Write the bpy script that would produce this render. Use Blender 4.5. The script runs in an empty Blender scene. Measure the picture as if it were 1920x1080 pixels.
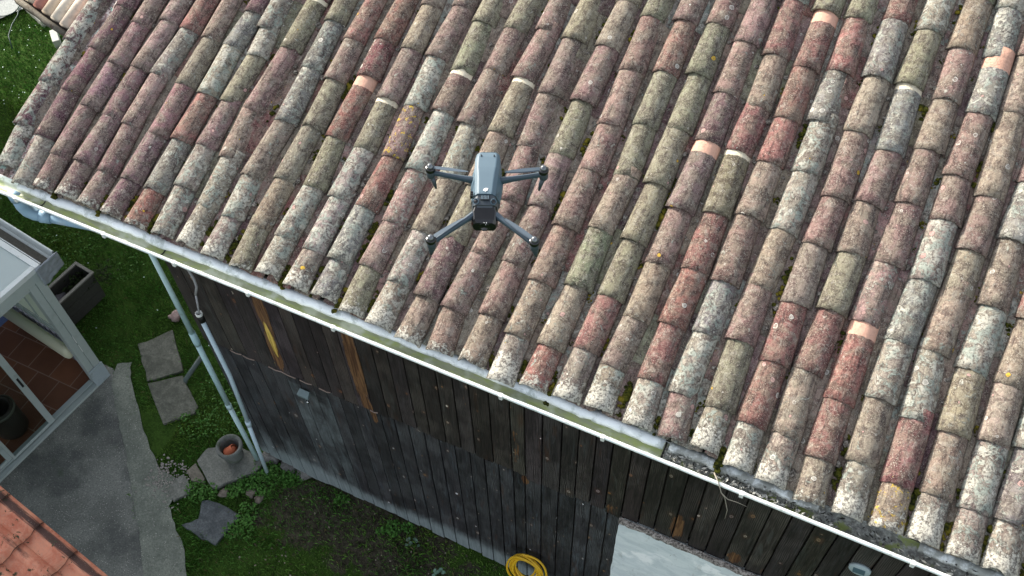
import bpy, math, random
import numpy as np
from mathutils import Vector, Matrix, noise as mnoise
random.seed(7); rng = np.random.default_rng(7)
R = math.radians
scene = bpy.context.scene
C = scene.collection

# ---------------------------------------------------------------- camera
cam_d = bpy.data.cameras.new('camera'); cam = bpy.data.objects.new('camera', cam_d); C.objects.link(cam)
cam_d.sensor_width = 36; cam_d.lens = 1851.7 / 1920 * 36; cam_d.clip_start = .05; cam_d.clip_end = 600
cr = (.90328, .42859, -.01997); cdn = (.33709, -.73769, -.58497); cf = (-.26545, .52166, -.81081)
cam.matrix_world = Matrix(((cr[0], -cdn[0], -cf[0], 5.2583), (cr[1], -cdn[1], -cf[1], -2.6892),
                           (cr[2], -cdn[2], -cf[2], 5.1152), (0, 0, 0, 1)))
scene.camera = cam

# ---------------------------------------------------------------- light
SUN_EL, SUN_AZ = R(27), R(-72)           # azimuth measured clockwise from +Y
sd = Vector((math.sin(SUN_AZ) * math.cos(SUN_EL), math.cos(SUN_AZ) * math.cos(SUN_EL), math.sin(SUN_EL)))
w = bpy.data.worlds.new('World'); scene.world = w; w.use_nodes = True
nt = w.node_tree; nt.nodes.clear()
o = nt.nodes.new('ShaderNodeOutputWorld'); b = nt.nodes.new('ShaderNodeBackground'); s = nt.nodes.new('ShaderNodeTexSky')
s.sky_type = 'NISHITA'; s.sun_disc = False; s.sun_elevation = SUN_EL; s.sun_rotation = SUN_AZ
b.inputs['Strength'].default_value = .15
s.air_density = 1.0; s.dust_density = 2.5
hs_ = nt.nodes.new('ShaderNodeHueSaturation'); hs_.inputs['Saturation'].default_value = .36
nt.links.new(s.outputs[0], hs_.inputs['Color']); nt.links.new(hs_.outputs[0], b.inputs[0]); nt.links.new(b.outputs[0], o.inputs[0])
sl = bpy.data.lights.new('sun', 'SUN'); so = bpy.data.objects.new('sun', sl); C.objects.link(so)
sl.energy = 3.3; sl.angle = R(3); sl.color = (1, .915, .80)
so.rotation_euler = sd.to_track_quat('Z', 'Y').to_euler()
scene.view_settings.view_transform = 'Standard'; scene.view_settings.look = 'None'
scene.view_settings.exposure = 1.30; scene.view_settings.gamma = 1

# ---------------------------------------------------------------- object helpers
def tag(o, label=None, cat=None, group=None, kind=None):
    if label: o['label'] = label
    if cat: o['category'] = cat
    if group: o['group'] = group
    if kind: o['kind'] = kind
    return o

def thing(name, label, cat, loc=(0, 0, 0), rz=0, group=None):
    o = bpy.data.objects.new(name, None); C.objects.link(o); o.location = loc; o.rotation_euler = (0, 0, rz)
    o.empty_display_size = .1
    return tag(o, label, cat, group)

class MB:
    def __init__(s): s.v = []; s.f = []; s.c = {}
    def add(s, vs, fs):
        n = len(s.v); s.v += [tuple(v) for v in vs]; s.f += [tuple(i + n for i in f) for f in fs]; return s
    def box(s, x0, y0, z0, x1, y1, z1, M=None):
        vs = [(x, y, z) for z in (z0, z1) for y in (y0, y1) for x in (x0, x1)]
        if M is not None: vs = [M @ Vector(v) for v in vs]
        return s.add(vs, [(0, 2, 3, 1), (4, 5, 7, 6), (0, 1, 5, 4), (2, 6, 7, 3), (0, 4, 6, 2), (1, 3, 7, 5)])
    def tube(s, pts, r, n=12, caps=True, squash=None):
        pts = [Vector(p) for p in pts]; m = len(pts); rs = r if hasattr(r, '__len__') else [r] * m
        rings = []; up = None
        for i, p in enumerate(pts):
            t = (pts[min(i + 1, m - 1)] - pts[max(i - 1, 0)]).normalized()
            if up is None: up = Vector((0, 0, 1)) if abs(t.z) < .9 else Vector((1, 0, 0))
            a = (up - t * up.dot(t)).normalized(); up = a; bb = t.cross(a)
            rings.append([p + a * math.cos(2 * math.pi * k / n) * rs[i] + bb * math.sin(2 * math.pi * k / n) * rs[i] * (squash or 1) for k in range(n)])
        vs = [v for rr in rings for v in rr]
        fs = [(i * n + k, i * n + (k + 1) % n, (i + 1) * n + (k + 1) % n, (i + 1) * n + k) for i in range(m - 1) for k in range(n)]
        if caps: fs += [tuple(range(n))[::-1], tuple((m - 1) * n + k for k in range(n))]
        return s.add(vs, fs)
    def lathe(s, prof, n=32, M=None):
        vs = [(r * math.cos(2 * math.pi * k / n), r * math.sin(2 * math.pi * k / n), z) for r, z in prof for k in range(n)]
        if M is not None: vs = [M @ Vector(v) for v in vs]
        return s.add(vs, [(i * n + k, i * n + (k + 1) % n, (i + 1) * n + (k + 1) % n, (i + 1) * n + k) for i in range(len(prof) - 1) for k in range(n)])
    def prism(s, poly, z0, z1, inset=0):
        n = len(poly); cx = sum(p[0] for p in poly) / n; cy = sum(p[1] for p in poly) / n
        top = [(cx + (p[0] - cx) * (1 - inset), cy + (p[1] - cy) * (1 - inset), z1) for p in poly]
        vs = [(p[0], p[1], z0) for p in poly] + top
        area = sum(poly[i][0] * poly[(i + 1) % n][1] - poly[(i + 1) % n][0] * poly[i][1] for i in range(n))
        fs = [(i, (i + 1) % n, n + (i + 1) % n, n + i) for i in range(n)] + [tuple(range(n, 2 * n))]
        if area < 0: fs = [f[::-1] for f in fs]
        return s.add(vs, fs)
    def build(s, name, mat, parent=None, smooth=False, bevel=0, loc=None):
        me = bpy.data.meshes.new(name); me.from_pydata(s.v, [], s.f); me.materials.append(mat)
        if smooth: me.polygons.foreach_set('use_smooth', [True] * len(me.polygons))
        me.update()
        o = bpy.data.objects.new(name, me); C.objects.link(o)
        if parent: o.parent = parent
        if loc: o.location = loc
        if bevel:
            m = o.modifiers.new('bevel', 'BEVEL'); m.width = bevel; m.segments = 2; m.limit_method = 'ANGLE'; m.angle_limit = R(40)
        return o

def np_mesh(name, V, F, mat, parent=None, smooth=True, attrs=None):
    """V (n,3) floats, F (m,k) ints, attrs: name -> (n,3|4) arrays"""
    me = bpy.data.meshes.new(name); k = F.shape[1]
    me.vertices.add(len(V)); me.vertices.foreach_set('co', V.astype(np.float32).ravel())
    me.loops.add(F.size); me.loops.foreach_set('vertex_index', F.astype(np.int32).ravel())
    me.polygons.add(len(F)); me.polygons.foreach_set('loop_start', np.arange(0, F.size, k, dtype=np.int32))
    me.update(calc_edges=True)
    me.polygons.foreach_set('use_smooth', np.full(len(F), smooth))
    for an, A in (attrs or {}).items():
        if A.shape[1] == 3:
            a = me.attributes.new(an, 'FLOAT_VECTOR', 'POINT'); a.data.foreach_set('vector', A.astype(np.float32).ravel())
        else:
            a = me.attributes.new(an, 'FLOAT_COLOR', 'POINT'); a.data.foreach_set('color', A.astype(np.float32).ravel())
    me.materials.append(mat); me.validate(); me.update()
    o = bpy.data.objects.new(name, me); C.objects.link(o)
    if parent: o.parent = parent
    return o

# ---------------------------------------------------------------- material helpers
class NM:
    """small wrapper for building node materials"""
    def __init__(s, name, rough=.8, spec=.3, metal=0):
        s.m = bpy.data.materials.new(name); s.m.use_nodes = True; s.t = s.m.node_tree; s.n = s.t.nodes; s.n.clear()
        s.out = s.n.new('ShaderNodeOutputMaterial'); s.b = s.n.new('ShaderNodeBsdfPrincipled')
        s.t.links.new(s.b.outputs[0], s.out.inputs[0])
        s.b.inputs['Roughness'].default_value = rough; s.b.inputs['Metallic'].default_value = metal
        s.b.inputs['Specular IOR Level'].default_value = spec
        s.coord = s.n.new('ShaderNodeTexCoord').outputs['Object']
    def set(s, sock, v):
        if isinstance(v, bpy.types.NodeSocket): s.t.links.new(v, sock)
        elif v is not None:
            if hasattr(v, '__len__') and len(v) == 3 and sock.type == 'RGBA': v = (*v, 1)
            sock.default_value = v
    def attr(s, name, out='Color'):
        a = s.n.new('ShaderNodeAttribute'); a.attribute_name = name; return a.outputs[out]
    def sep(s, v):
        a = s.n.new('ShaderNodeSeparateXYZ'); s.set(a.inputs[0], v); return a.outputs
    def comb(s, x=0, y=0, z=0):
        a = s.n.new('ShaderNodeCombineXYZ'); [s.set(a.inputs[i], q) for i, q in enumerate((x, y, z))]; return a.outputs[0]
    def scale(s, v, sc):
        a = s.n.new('ShaderNodeVectorMath'); a.operation = 'MULTIPLY'; s.set(a.inputs[0], v); a.inputs[1].default_value = sc; return a.outputs[0]
    def vadd(s, v, u):
        a = s.n.new('ShaderNodeVectorMath'); s.set(a.inputs[0], v); s.set(a.inputs[1], u); return a.outputs[0]
    def noise(s, sc, det=3, rough=.55, v=None, dist=0, out=0):
        a = s.n.new('ShaderNodeTexNoise'); s.set(a.inputs['Vector'], v if v is not None else s.coord)
        a.inputs['Scale'].default_value = sc; a.inputs['Detail'].default_value = det; a.inputs['Roughness'].default_value = rough
        a.inputs['Distortion'].default_value = dist; return a.outputs[out]
    def vor(s, sc, v=None, feat='F1', rnd=1, out=0, dim='3D'):
        a = s.n.new('ShaderNodeTexVoronoi'); a.feature = feat; a.voronoi_dimensions = dim; s.set(a.inputs['Vector'], v if v is not None else s.coord)
        a.inputs['Scale'].default_value = sc; a.inputs['Randomness'].default_value = rnd; return a.outputs[out]
    def math(s, op, x, y=0, clamp=False):
        a = s.n.new('ShaderNodeMath'); a.operation = op; a.use_clamp = clamp; s.set(a.inputs[0], x); s.set(a.inputs[1], y); return a.outputs[0]
    def mr(s, v, a0, a1, b0=0, b1=1, smooth=True):
        a = s.n.new('ShaderNodeMapRange'); a.interpolation_type = 'SMOOTHSTEP' if smooth else 'LINEAR'
        for i, q in enumerate((v, a0, a1, b0, b1)): s.set(a.inputs[i], q)
        return a.outputs[0]
    def mix(s, f, a, b, mode='MIX'):
        x = s.n.new('ShaderNodeMix'); x.data_type = 'RGBA'; x.blend_type = mode
        s.set(x.inputs[0], f); s.set(x.inputs[6], a); s.set(x.inputs[7], b); return x.outputs[2]
    def col(s, v): s.set(s.b.inputs['Base Color'], v); return s
    def bump(s, h, dist=.002, strength=1, prev=None):
        a = s.n.new('ShaderNodeBump'); a.inputs['Strength'].default_value = strength; a.inputs['Distance'].default_value = dist
        s.set(a.inputs['Height'], h)
        if prev: s.set(a.inputs['Normal'], prev)
        s.t.links.new(a.outputs[0], s.b.inputs['Normal']); return a.outputs[0]

def simple(name, col, rough=.6, var=.25, sc=8, bump=0, metal=0, spec=.3, dirt=None, dsc=3, dth=(.5, .7)):
    m = NM(name, rough, spec, metal)
    n1 = m.noise(sc, 5, .6)
    c = m.mix(n1, tuple(x * (1 - var) for x in col), tuple(min(1, x * (1 + var)) for x in col))
    if dirt: c = m.mix(m.mr(m.noise(dsc, 6, .65), *dth), c, dirt)
    m.col(c)
    if bump: m.bump(m.noise(sc * 6, 4, .6), bump)
    return m.m
# ================================================================ materials
def tile_material():
    m = NM('weathered_clay_tile', .93, .12)
    loc = m.attr('loc', 'Vector'); tint = m.attr('tint'); fx = m.attr('fx')
    fxs = m.n.new('ShaderNodeSeparateColor'); m.set(fxs.inputs[0], fx); lich, crust, yel = fxs.outputs
    capA = m.n.new('ShaderNodeAttribute'); capA.attribute_name = 'cap'; cap = capA.outputs['Color']
    ls = m.sep(loc); v = ls[1]
    flat = m.comb(m.math('ADD', ls[0], ls[2]), v, 0)
    big = m.noise(9, 5, .65, loc, .6)
    med = m.noise(30, 6, .7, loc, .4)
    gr = m.noise(105, 3, .8, loc)
    gr2 = m.noise(58, 5, .82, loc)
    blot = m.noise(13, 6, .7, m.vadd(loc, (2.2, 7.1, 0)), 1.2)
    c = m.mix(m.mr(big, .40, .60), tint, m.mix(.60, tint, (.185, .168, .128)))
    c = m.mix(m.mr(blot, .47, .56, 0, .8), c, m.mix(1, c, (.50, .45, .48), 'MULTIPLY'))
    c = m.mix(m.mr(m.noise(17, 6, .7, m.vadd(loc, (8.2, 1.1, 0)), .8), .53, .62, 0, .6), c, m.mix(.5, c, (.36, .35, .30)))
    streak = m.noise(24, 5, .65, m.scale(loc, (1.7, .3, 1)), .8)
    c = m.mix(m.mr(streak, .50, .66, 0, .8), c, m.mix(1, c, (.50, .45, .46), 'MULTIPLY'))
    c = m.mix(m.mr(m.math('SUBTRACT', streak, m.math('MULTIPLY', m.math('ABSOLUTE', ls[0]), -.6)), .56, .70, 0, .4), c, (.07, .062, .06))
    band = m.mr(m.math('ADD', v, m.mr(m.noise(60, 3, .6, loc), 0, 1, -.010, .010, False)), capA.outputs['Alpha'], m.math('ADD', capA.outputs['Alpha'], .004))
    # coarse grain: pale flecks and dark pits, thicker in some areas
    amt = m.mr(med, .36, .62, .12, .75)
    g = m.mix(m.math('MULTIPLY', m.mr(gr2, .52, .37), m.mr(blot, .4, .6, .45, .85)), c, m.mix(1, c, (.42, .38, .39), 'MULTIPLY'))
    pale = m.mix(.45, m.mix(1, c, (1.9, 1.9, 1.8), 'MULTIPLY'), (.46, .43, .35))
    g = m.mix(m.math('MULTIPLY', m.mr(gr, .52, .62), amt), g, pale)
    g = m.mix(m.math('MULTIPLY', m.mr(m.noise(150, 2, .7, loc), .60, .68), m.mr(blot, .45, .6, .2, .8)), g, (.52, .49, .41))
    # lichen patches
    ln = m.noise(19, 8, .76, loc, 1.0)
    lth = m.mr(lich, 0, 1, .70, .455, False)
    lm = m.mr(ln, lth, m.math('ADD', lth, .04))
    lcol = m.mix(m.mr(m.noise(11, 3, .5, loc), .42, .6), (.43, .42, .36), (.28, .32, .28))
    lcol = m.mix(m.mr(gr2, .50, .38), lcol, (.10, .10, .09))
    g = m.mix(m.math('MULTIPLY', lm, .85), g, lcol)
    # rosettes
    wv = m.vadd(flat, m.scale(m.noise(55, 3, .6, loc, 0, 1), (.016, .016, 0)))
    ros = m.vor(13, wv, dim='2D'); rs = m.n.new('ShaderNodeSeparateColor'); m.set(rs.inputs[0], m.vor(13, wv, out=1, dim='2D'))
    on = m.math('GREATER_THAN', rs.outputs[0], m.mr(lich, 0, 1, .955, .78, False))
    rad = m.mr(m.math('MULTIPLY', rs.outputs[1], rs.outputs[1]), 0, 1, .055, .24, False)
    disc = m.math('MULTIPLY', on, m.mr(ros, rad, m.math('SUBTRACT', rad, .025)))
    ring = m.math('MULTIPLY', disc, m.mr(ros, m.math('MULTIPLY', rad, .78), m.math('MULTIPLY', rad, .60), 1, m.mr(rs.outputs[2], 0, 1, .15, 1)))
    rcol = m.mix(m.math('GREATER_THAN', rs.outputs[2], .6), (.60, .58, .52), (.46, .30, .27))
    rcol = m.mix(m.math('GREATER_THAN', rs.outputs[2], .93), rcol, (.55, .36, .05))
    rcol = m.mix(m.mr(gr2, .48, .38, 0, .8), rcol, (.12, .11, .10))
    rim = m.math('MULTIPLY', on, m.math('MULTIPLY', m.mr(ros, m.math('ADD', rad, .05), rad), m.mr(rs.outputs[2], .2, .5)))
    g = m.mix(m.math('MULTIPLY', rim, .7), g, m.mix(1, g, (.3, .28, .28), 'MULTIPLY'))
    g = m.mix(m.math('MULTIPLY', ring, .9), g, rcol)
    # white crust at the eave end
    cn = m.noise(26, 8, .78, loc, .8)
    ct = m.math('SUBTRACT', m.mr(v, .0, .24, .36, .70, False), m.mr(crust, 0, 1, -.20, .13, False))
    cm = m.mr(cn, ct, m.math('ADD', ct, .03))
    ccol = m.mix(m.mr(gr2, .54, .42), m.mix(big, (.40, .40, .34), (.66, .63, .55)), (.16, .15, .135))
    g = m.mix(m.math('MULTIPLY', cm, m.math('MULTIPLY', m.math('GREATER_THAN', crust, .02), .94)), g, ccol)
    yn = m.noise(28, 5, .65, m.vadd(loc, (5.3, 1.7, 0)), .5)
    yt = m.mr(yel, 0, 1, .80, .57, False)
    g = m.mix(m.mr(yn, yt, m.math('ADD', yt, .02), 0, .9), g, m.mix(m.mr(gr2, .5, .4), (.50, .36, .05), (.20, .14, .03)))
    g = m.mix(band, g, m.mix(m.mr(med, .5, .7, 0, .35), cap, (.35, .24, .18)))
    m.col(g)
    h = m.math('ADD', m.math('MULTIPLY', gr2, 1.0), m.math('ADD', m.math('MULTIPLY', gr, .5), m.math('ADD', m.math('MULTIPLY', med, 1.3), m.math('ADD', m.math('MULTIPLY', lm, .35), m.math('MULTIPLY', cm, .5)))))
    m.bump(h, .0055, 1)
    return m.m
M_TILE = tile_material()

def plank_material():
    m = NM('black_weathered_planks', .62, .35)
    loc = m.attr('loc', 'Vector'); fx = m.attr('fx'); tint = m.attr('tint')
    f = m.n.new('ShaderNodeSeparateColor'); m.set(f.inputs[0], fx); brown, yellow, pale_amt = f.outputs
    g1 = m.noise(1, 6, .65, m.scale(loc, (60, 3.0, 1)), .9)
    g2 = m.noise(1, 5, .7, m.scale(loc, (230, 6, 1)), .2)
    # cathedral grain: warped rings
    wv = m.n.new('ShaderNodeTexWave'); wv.wave_type = 'BANDS'; wv.bands_direction = 'X'
    m.set(wv.inputs['Vector'], m.scale(loc, (1, .16, 1))); wv.inputs['Scale'].default_value = 26; wv.inputs['Distortion'].default_value = 9
    wv.inputs['Detail'].default_value = 2; wv.inputs['Detail Scale'].default_value = .6
    big = m.noise(3.2, 4, .6, m.scale(loc, (1, .6, 1)))
    c = m.mix(m.mr(g1, .35, .7), (.010, .009, .010), (.034, .030, .031))
    c = m.mix(m.math('MULTIPLY', m.mr(wv.outputs['Fac'], .62, .95), m.mr(big, .44, .60, 0, .8)), c, (.105, .105, .10))
    c = m.mix(m.mr(m.noise(1, 5, .7, m.scale(loc, (22, 2.2, 1)), 1), .52, .72, 0, .65), c, (.060, .070, .075))
    c = m.mix(m.mr(m.noise(1, 4, .7, m.scale(loc, (10, 1.3, 1.7))), .60, .72, 0, .7), c, (.040, .020, .013))
    c = m.mix(m.mr(g2, .55, .70, 0, .5), c, (.10, .10, .097))
    # knots
    ls = m.sep(loc)
    kv = m.comb(m.math('ADD', ls[0], m.math('MULTIPLY', ls[2], .37)), m.math('MULTIPLY', m.math('ADD', ls[1], ls[2]), .62), 0)
    kv = m.vadd(kv, m.scale(m.noise(12, 2, .5, loc, 0, 1), (.012, .02, 0)))
    kd = m.vor(5.5, kv, dim='2D'); ks = m.n.new('ShaderNodeSeparateColor'); m.set(ks.inputs[0], m.vor(5.5, kv, out=1, dim='2D'))
    on = m.math('GREATER_THAN', ks.outputs[0], .40); kr = m.mr(m.math('MULTIPLY', ks.outputs[1], ks.outputs[1]), 0, 1, .030, .095, False)
    kmask = m.math('MULTIPLY', on, m.mr(kd, kr, m.math('MULTIPLY', kr, .75)))
    ring = m.math('MULTIPLY', kmask, m.mr(kd, m.math('MULTIPLY', kr, .2), m.math('MULTIPLY', kr, .7), .35, 1))
    kcol = m.mix(m.mr(ks.outputs[2], .3, .7), (.34, .32, .29), (.22, .115, .05))
    kcol = m.mix(m.math('GREATER_THAN', ks.outputs[2], .85), kcol, (.75, .74, .72))
    c = m.mix(m.math('MULTIPLY', ring, .9), c, kcol)
    halo = m.math('MULTIPLY', on, m.mr(kd, m.math('MULTIPLY', kr, 3.2), kr, 0, .5))
    c = m.mix(m.math('MULTIPLY', halo, m.mr(g1, .4, .6)), c, (.075, .040, .025))
    c = m.mix(1, c, tint, 'MULTIPLY')
    # bare brown and yellow wood where the bark side peeled
    bn = m.noise(1, 5, .6, m.scale(loc, (45, 7, 1)), .8)
    bm = m.mr(m.math('ADD', brown, m.mr(bn, 0, 1, -.45, .45, False)), .46, .56)
    c = m.mix(bm, c, m.mix(m.mr(g1, .38, .62), (.055, .022, .011), (.19, .10, .045)))
    ym = m.mr(m.math('ADD', yellow, m.mr(bn, 0, 1, -.25, .25, False)), .48, .54)
    c = m.mix(ym, c, m.mix(m.mr(g1, .4, .6), (.38, .25, .045), (.72, .52, .13)))
    # boards turn paler grey towards the foot
    bl = m.mr(m.math('ADD', pale_amt, m.mr(m.noise(1, 6, .7, m.scale(loc, (9, 3.2, .35)), .8), 0, 1, -.42, .42, False)), .25, .95, 0, .95)
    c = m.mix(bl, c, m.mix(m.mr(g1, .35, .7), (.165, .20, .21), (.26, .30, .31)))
    m.col(c); m.bump(m.math('ADD', g1, m.math('MULTIPLY', g2, .5)), .0022, .8)
    return m.m
M_PLANK = plank_material()

def gutter_material():
    m = NM('aged_white_gutter', .38, .5)
    p = m.sep(m.coord); x, y, z = p[0], p[1], p[2]
    n = m.noise(14, 6, .65, m.scale(m.coord, (.35, 1, 1)), .5)
    c = m.mix(m.mr(m.noise(5, 4, .6), .45, .7), (.82, .87, .86), (.68, .76, .78))
    c = m.mix(m.mr(m.noise(30, 6, .75, m.scale(m.coord, (.5, 1, 1))), .50, .66, 0, .8), c, (.34, .36, .28))
    low = m.mr(m.math('ADD', z, m.mr(n, 0, 1, -.03, .03, False)), -.098, -.128)
    inside = m.mr(y, -.081, -.076)
    alg = m.mix(m.mr(m.noise(22, 4, .7, m.scale(m.coord, (.3, 1, 1))), .42, .62), (.30, .33, .21), (.33, .40, .13))
    alg = m.mix(m.mr(m.noise(6, 3, .5), .5, .62), alg, (.50, .55, .43))
    c = m.mix(m.math('MULTIPLY', m.math('MULTIPLY', low, inside), .93), c, alg)
    # silt from the joint onwards
    silt = m.math('MULTIPLY', m.mr(x, 4.83, 4.87), m.math('MULTIPLY', inside, m.mr(m.math('ADD', z, m.mr(m.noise(9, 5, .6), 0, 1, -.04, .04, False)), -.055, -.075)))
    sc = m.mix(m.mr(m.noise(40, 5, .7), .4, .62), (.10, .105, .10), (.26, .28, .27))
    sc = m.mix(m.mr(m.noise(7, 5, .65), .53, .62), sc, (.17, .21, .07))
    c = m.mix(silt, c, sc)
    m.col(c); m.bump(m.noise(60, 4, .6), .001, .6); return m.m
M_GUT = gutter_material()

def pvc_material():
    m = NM('pale_blue_pipe', .4, .45)
    c = m.mix(m.mr(m.noise(3, 5, .6, m.scale(m.coord, (1, 1, .3))), .35, .7), (.33, .50, .53), (.50, .66, .68))
    c = m.mix(m.mr(m.noise(18, 6, .7), .56, .72, 0, .7), c, (.20, .25, .22))
    m.col(c); return m.m
M_PIPE = pvc_material()
M_PIPE2 = simple('blue_white_pipe', (.46, .58, .66), .4, .12, 5, dirt=(.22, .27, .27), dsc=14, dth=(.6, .8))
M_ELBOW = simple('blue_elbow_pipe', (.28, .43, .56), .4, .15, 5, dirt=(.40, .50, .56), dsc=9, dth=(.52, .7))
M_WHITE = simple('dirty_white_plastic', (.70, .72, .70), .5, .1, 8, dirt=(.30, .31, .28), dsc=20, dth=(.55, .75))
M_GREY_METAL = simple('grey_sheet_metal', (.20, .27, .30), .45, .2, 12, metal=.3)
M_DARKWOOD = simple('dark_old_timber', (.05, .042, .036), .85, .4, 20, .002)
M_RUBBER = simple('black_rubber', (.012, .012, .012), .5, .2, 10)
M_STEEL = simple('bright_steel', (.55, .56, .57), .25, .1, 8, metal=1)

def mortar_mat(name, a, b_, sc=30):
    m = NM(name, .95, .1)
    c = m.mix(m.mr(m.noise(sc, 6, .7), .35, .68), a, b_)
    c = m.mix(m.mr(m.noise(sc * 3, 4, .7), .55, .42), c, tuple(x * .35 for x in a))
    m.col(c); m.bump(m.noise(sc * 1.5, 6, .7), .006, 1); return m.m
M_MORTAR = mortar_mat('crumbled_mortar', (.16, .14, .12), (.34, .32, .28))

def verge_mat():
    m = NM('lichened_mortar', .95, .1)
    c = m.mix(m.mr(m.noise(11, 6, .7), .4, .62), (.15, .115, .115), (.30, .20, .19))
    c = m.mix(m.mr(m.noise(16, 6, .7, dist=.8), .52, .58), c, (.60, .54, .50))
    c = m.mix(m.mr(m.noise(9, 6, .75, m.vadd(m.coord, (3, 1, 0)), .7), .56, .60), c, (.36, .48, .42))
    c = m.mix(m.mr(m.noise(13, 3, .6, m.vadd(m.coord, (7, 4, 0))), .68, .72), c, (.62, .32, .05))
    c = m.mix(m.mr(m.noise(70, 4, .7), .47, .38), c, (.04, .04, .035))
    m.col(c); m.bump(m.noise(30, 6, .7), .008, 1); return m.m
M_VERGE = verge_mat()

def moss_mat():
    m = NM('roof_moss', 1, .05)
    c = m.mix(m.mr(m.noise(40, 5, .7), .38, .62), (.014, .018, .006), (.075, .078, .012))
    c = m.mix(m.mr(m.noise(9, 2, .5), .52, .66), c, (.17, .14, .02))
    m.col(c); m.bump(m.noise(220, 4, .7), .006, 1); return m.m
M_MOSS = moss_mat()

def concrete_mat(name, a, b_, peb, damp=0):
    m = NM(name, .85, .25)
    c = m.mix(m.mr(m.noise(2.3, 6, .65), .36, .64), a, b_)
    c = m.mix(m.mr(m.noise(60, 5, .7), .4, .62, 0, .5), c, tuple(x * .45 for x in a))
    pd = m.vor(62); pc = m.vor(62, out=1); ps = m.n.new('ShaderNodeSeparateColor'); m.set(ps.inputs[0], pc)
    on = m.math('GREATER_THAN', ps.outputs[0], peb)
    c = m.mix(m.math('MULTIPLY', on, m.mr(pd, .30, .18)), c, m.mix(ps.outputs[1], (.18, .19, .175), (.52, .51, .47)))
    if damp: c = m.mix(m.mr(m.noise(1.4, 5, .6, m.vadd(m.coord, (3, 2, 0))), .46, .60, 0, damp), c, (.025, .030, .034))
    c = m.mix(m.mr(m.noise(5, 6, .7, m.vadd(m.coord, (1, 8, 0))), .60, .72, 0, .6), c, (.06, .085, .05))
    m.col(c); m.bump(m.noise(90, 5, .7), .004, .8); return m.m
M_CONC = concrete_mat('dark_exposed_concrete', (.150, .160, .145), (.225, .238, .215), .50, .45)
M_PATH = concrete_mat('grey_concrete_path', (.145, .165, .14), (.235, .26, .22), .72)
M_TERR = concrete_mat('pale_grey_terrace', (.34, .37, .36), (.42, .44, .43), .97)

def stone_mat(name, a, b_, moss=.66):
    m = NM(name, .8, .3)
    c = m.mix(m.mr(m.noise(7, 7, .7, dist=.6), .35, .66), a, b_)
    c = m.mix(m.mr(m.noise(55, 5, .7), .42, .58, 0, .45), c, tuple(x * .5 for x in a))
    c = m.mix(m.mr(m.noise(12, 6, .75), moss, moss + .07), c, (.06, .09, .03))
    m.col(c); m.bump(m.noise(18, 8, .7), .012, .8); return m.m
M_SLAB = stone_mat('grey_flagstone', (.075, .082, .066), (.160, .168, .140))
M_SLAB2 = stone_mat('pale_flagstone', (.12, .13, .115), (.20, .21, .19))
M_SLATE = stone_mat('blue_slate', (.055, .065, .072), (.12, .138, .145), .66)

def ground_mat():
    m = NM('lawn_and_soil', 1, .05)
    c = m.mix(m.mr(m.noise(3, 6, .65), .36, .64), (.022, .048, .010), (.050, .098, .020))
    c = m.mix(m.mr(m.noise(45, 5, .7), .38, .64, 0, .7), c, (.060, .125, .022))
    p = m.sep(m.coord)
    # bare soil below the boarded wall
    dx = m.math('MULTIPLY', m.math('SUBTRACT', p[0], 2.1), .52); dy = m.math('MULTIPLY', m.math('SUBTRACT', p[1], .02), 1.5)
    d = m.math('SQRT', m.math('ADD', m.math('MULTIPLY', dx, dx), m.math('MULTIPLY', dy, dy)))
    sm = m.mr(m.math('ADD', d, m.mr(m.noise(4.5, 6, .7), 0, 1, -.95, .95, False)), .70, .50)
    sm2 = m.mr(m.noise(1.1, 6, .72, m.vadd(m.coord, (4, 4, 0))), .60, .68, 0, .8)
    soil = m.mix(m.mr(m.noise(16, 7, .75), .36, .66), (.036, .033, .024), (.105, .095, .072))
    soil = m.mix(m.mr(m.noise(120, 4, .7), .62, .72), soil, (.14, .13, .11))
    c = m.mix(m.math('MAXIMUM', sm, sm2), c, soil)
    m.col(c); m.bump(m.noise(60, 6, .75), .02, 1); return m.m
M_GROUND = ground_mat()

def grass_mat():
    m = NM('grass_blades', .7, .2)
    a = m.attr('tint'); m.col(a)
    m.b.inputs['Subsurface Weight'].default_value = 0
    return m.m
M_GRASS = grass_mat()
# ================================================================ barn
SL = R(18.82); CS, SN = math.cos(SL), math.sin(SL)
G = -4.3
def rp(x, t, h): return (x, t * CS - h * SN, t * SN + h * CS)

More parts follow.
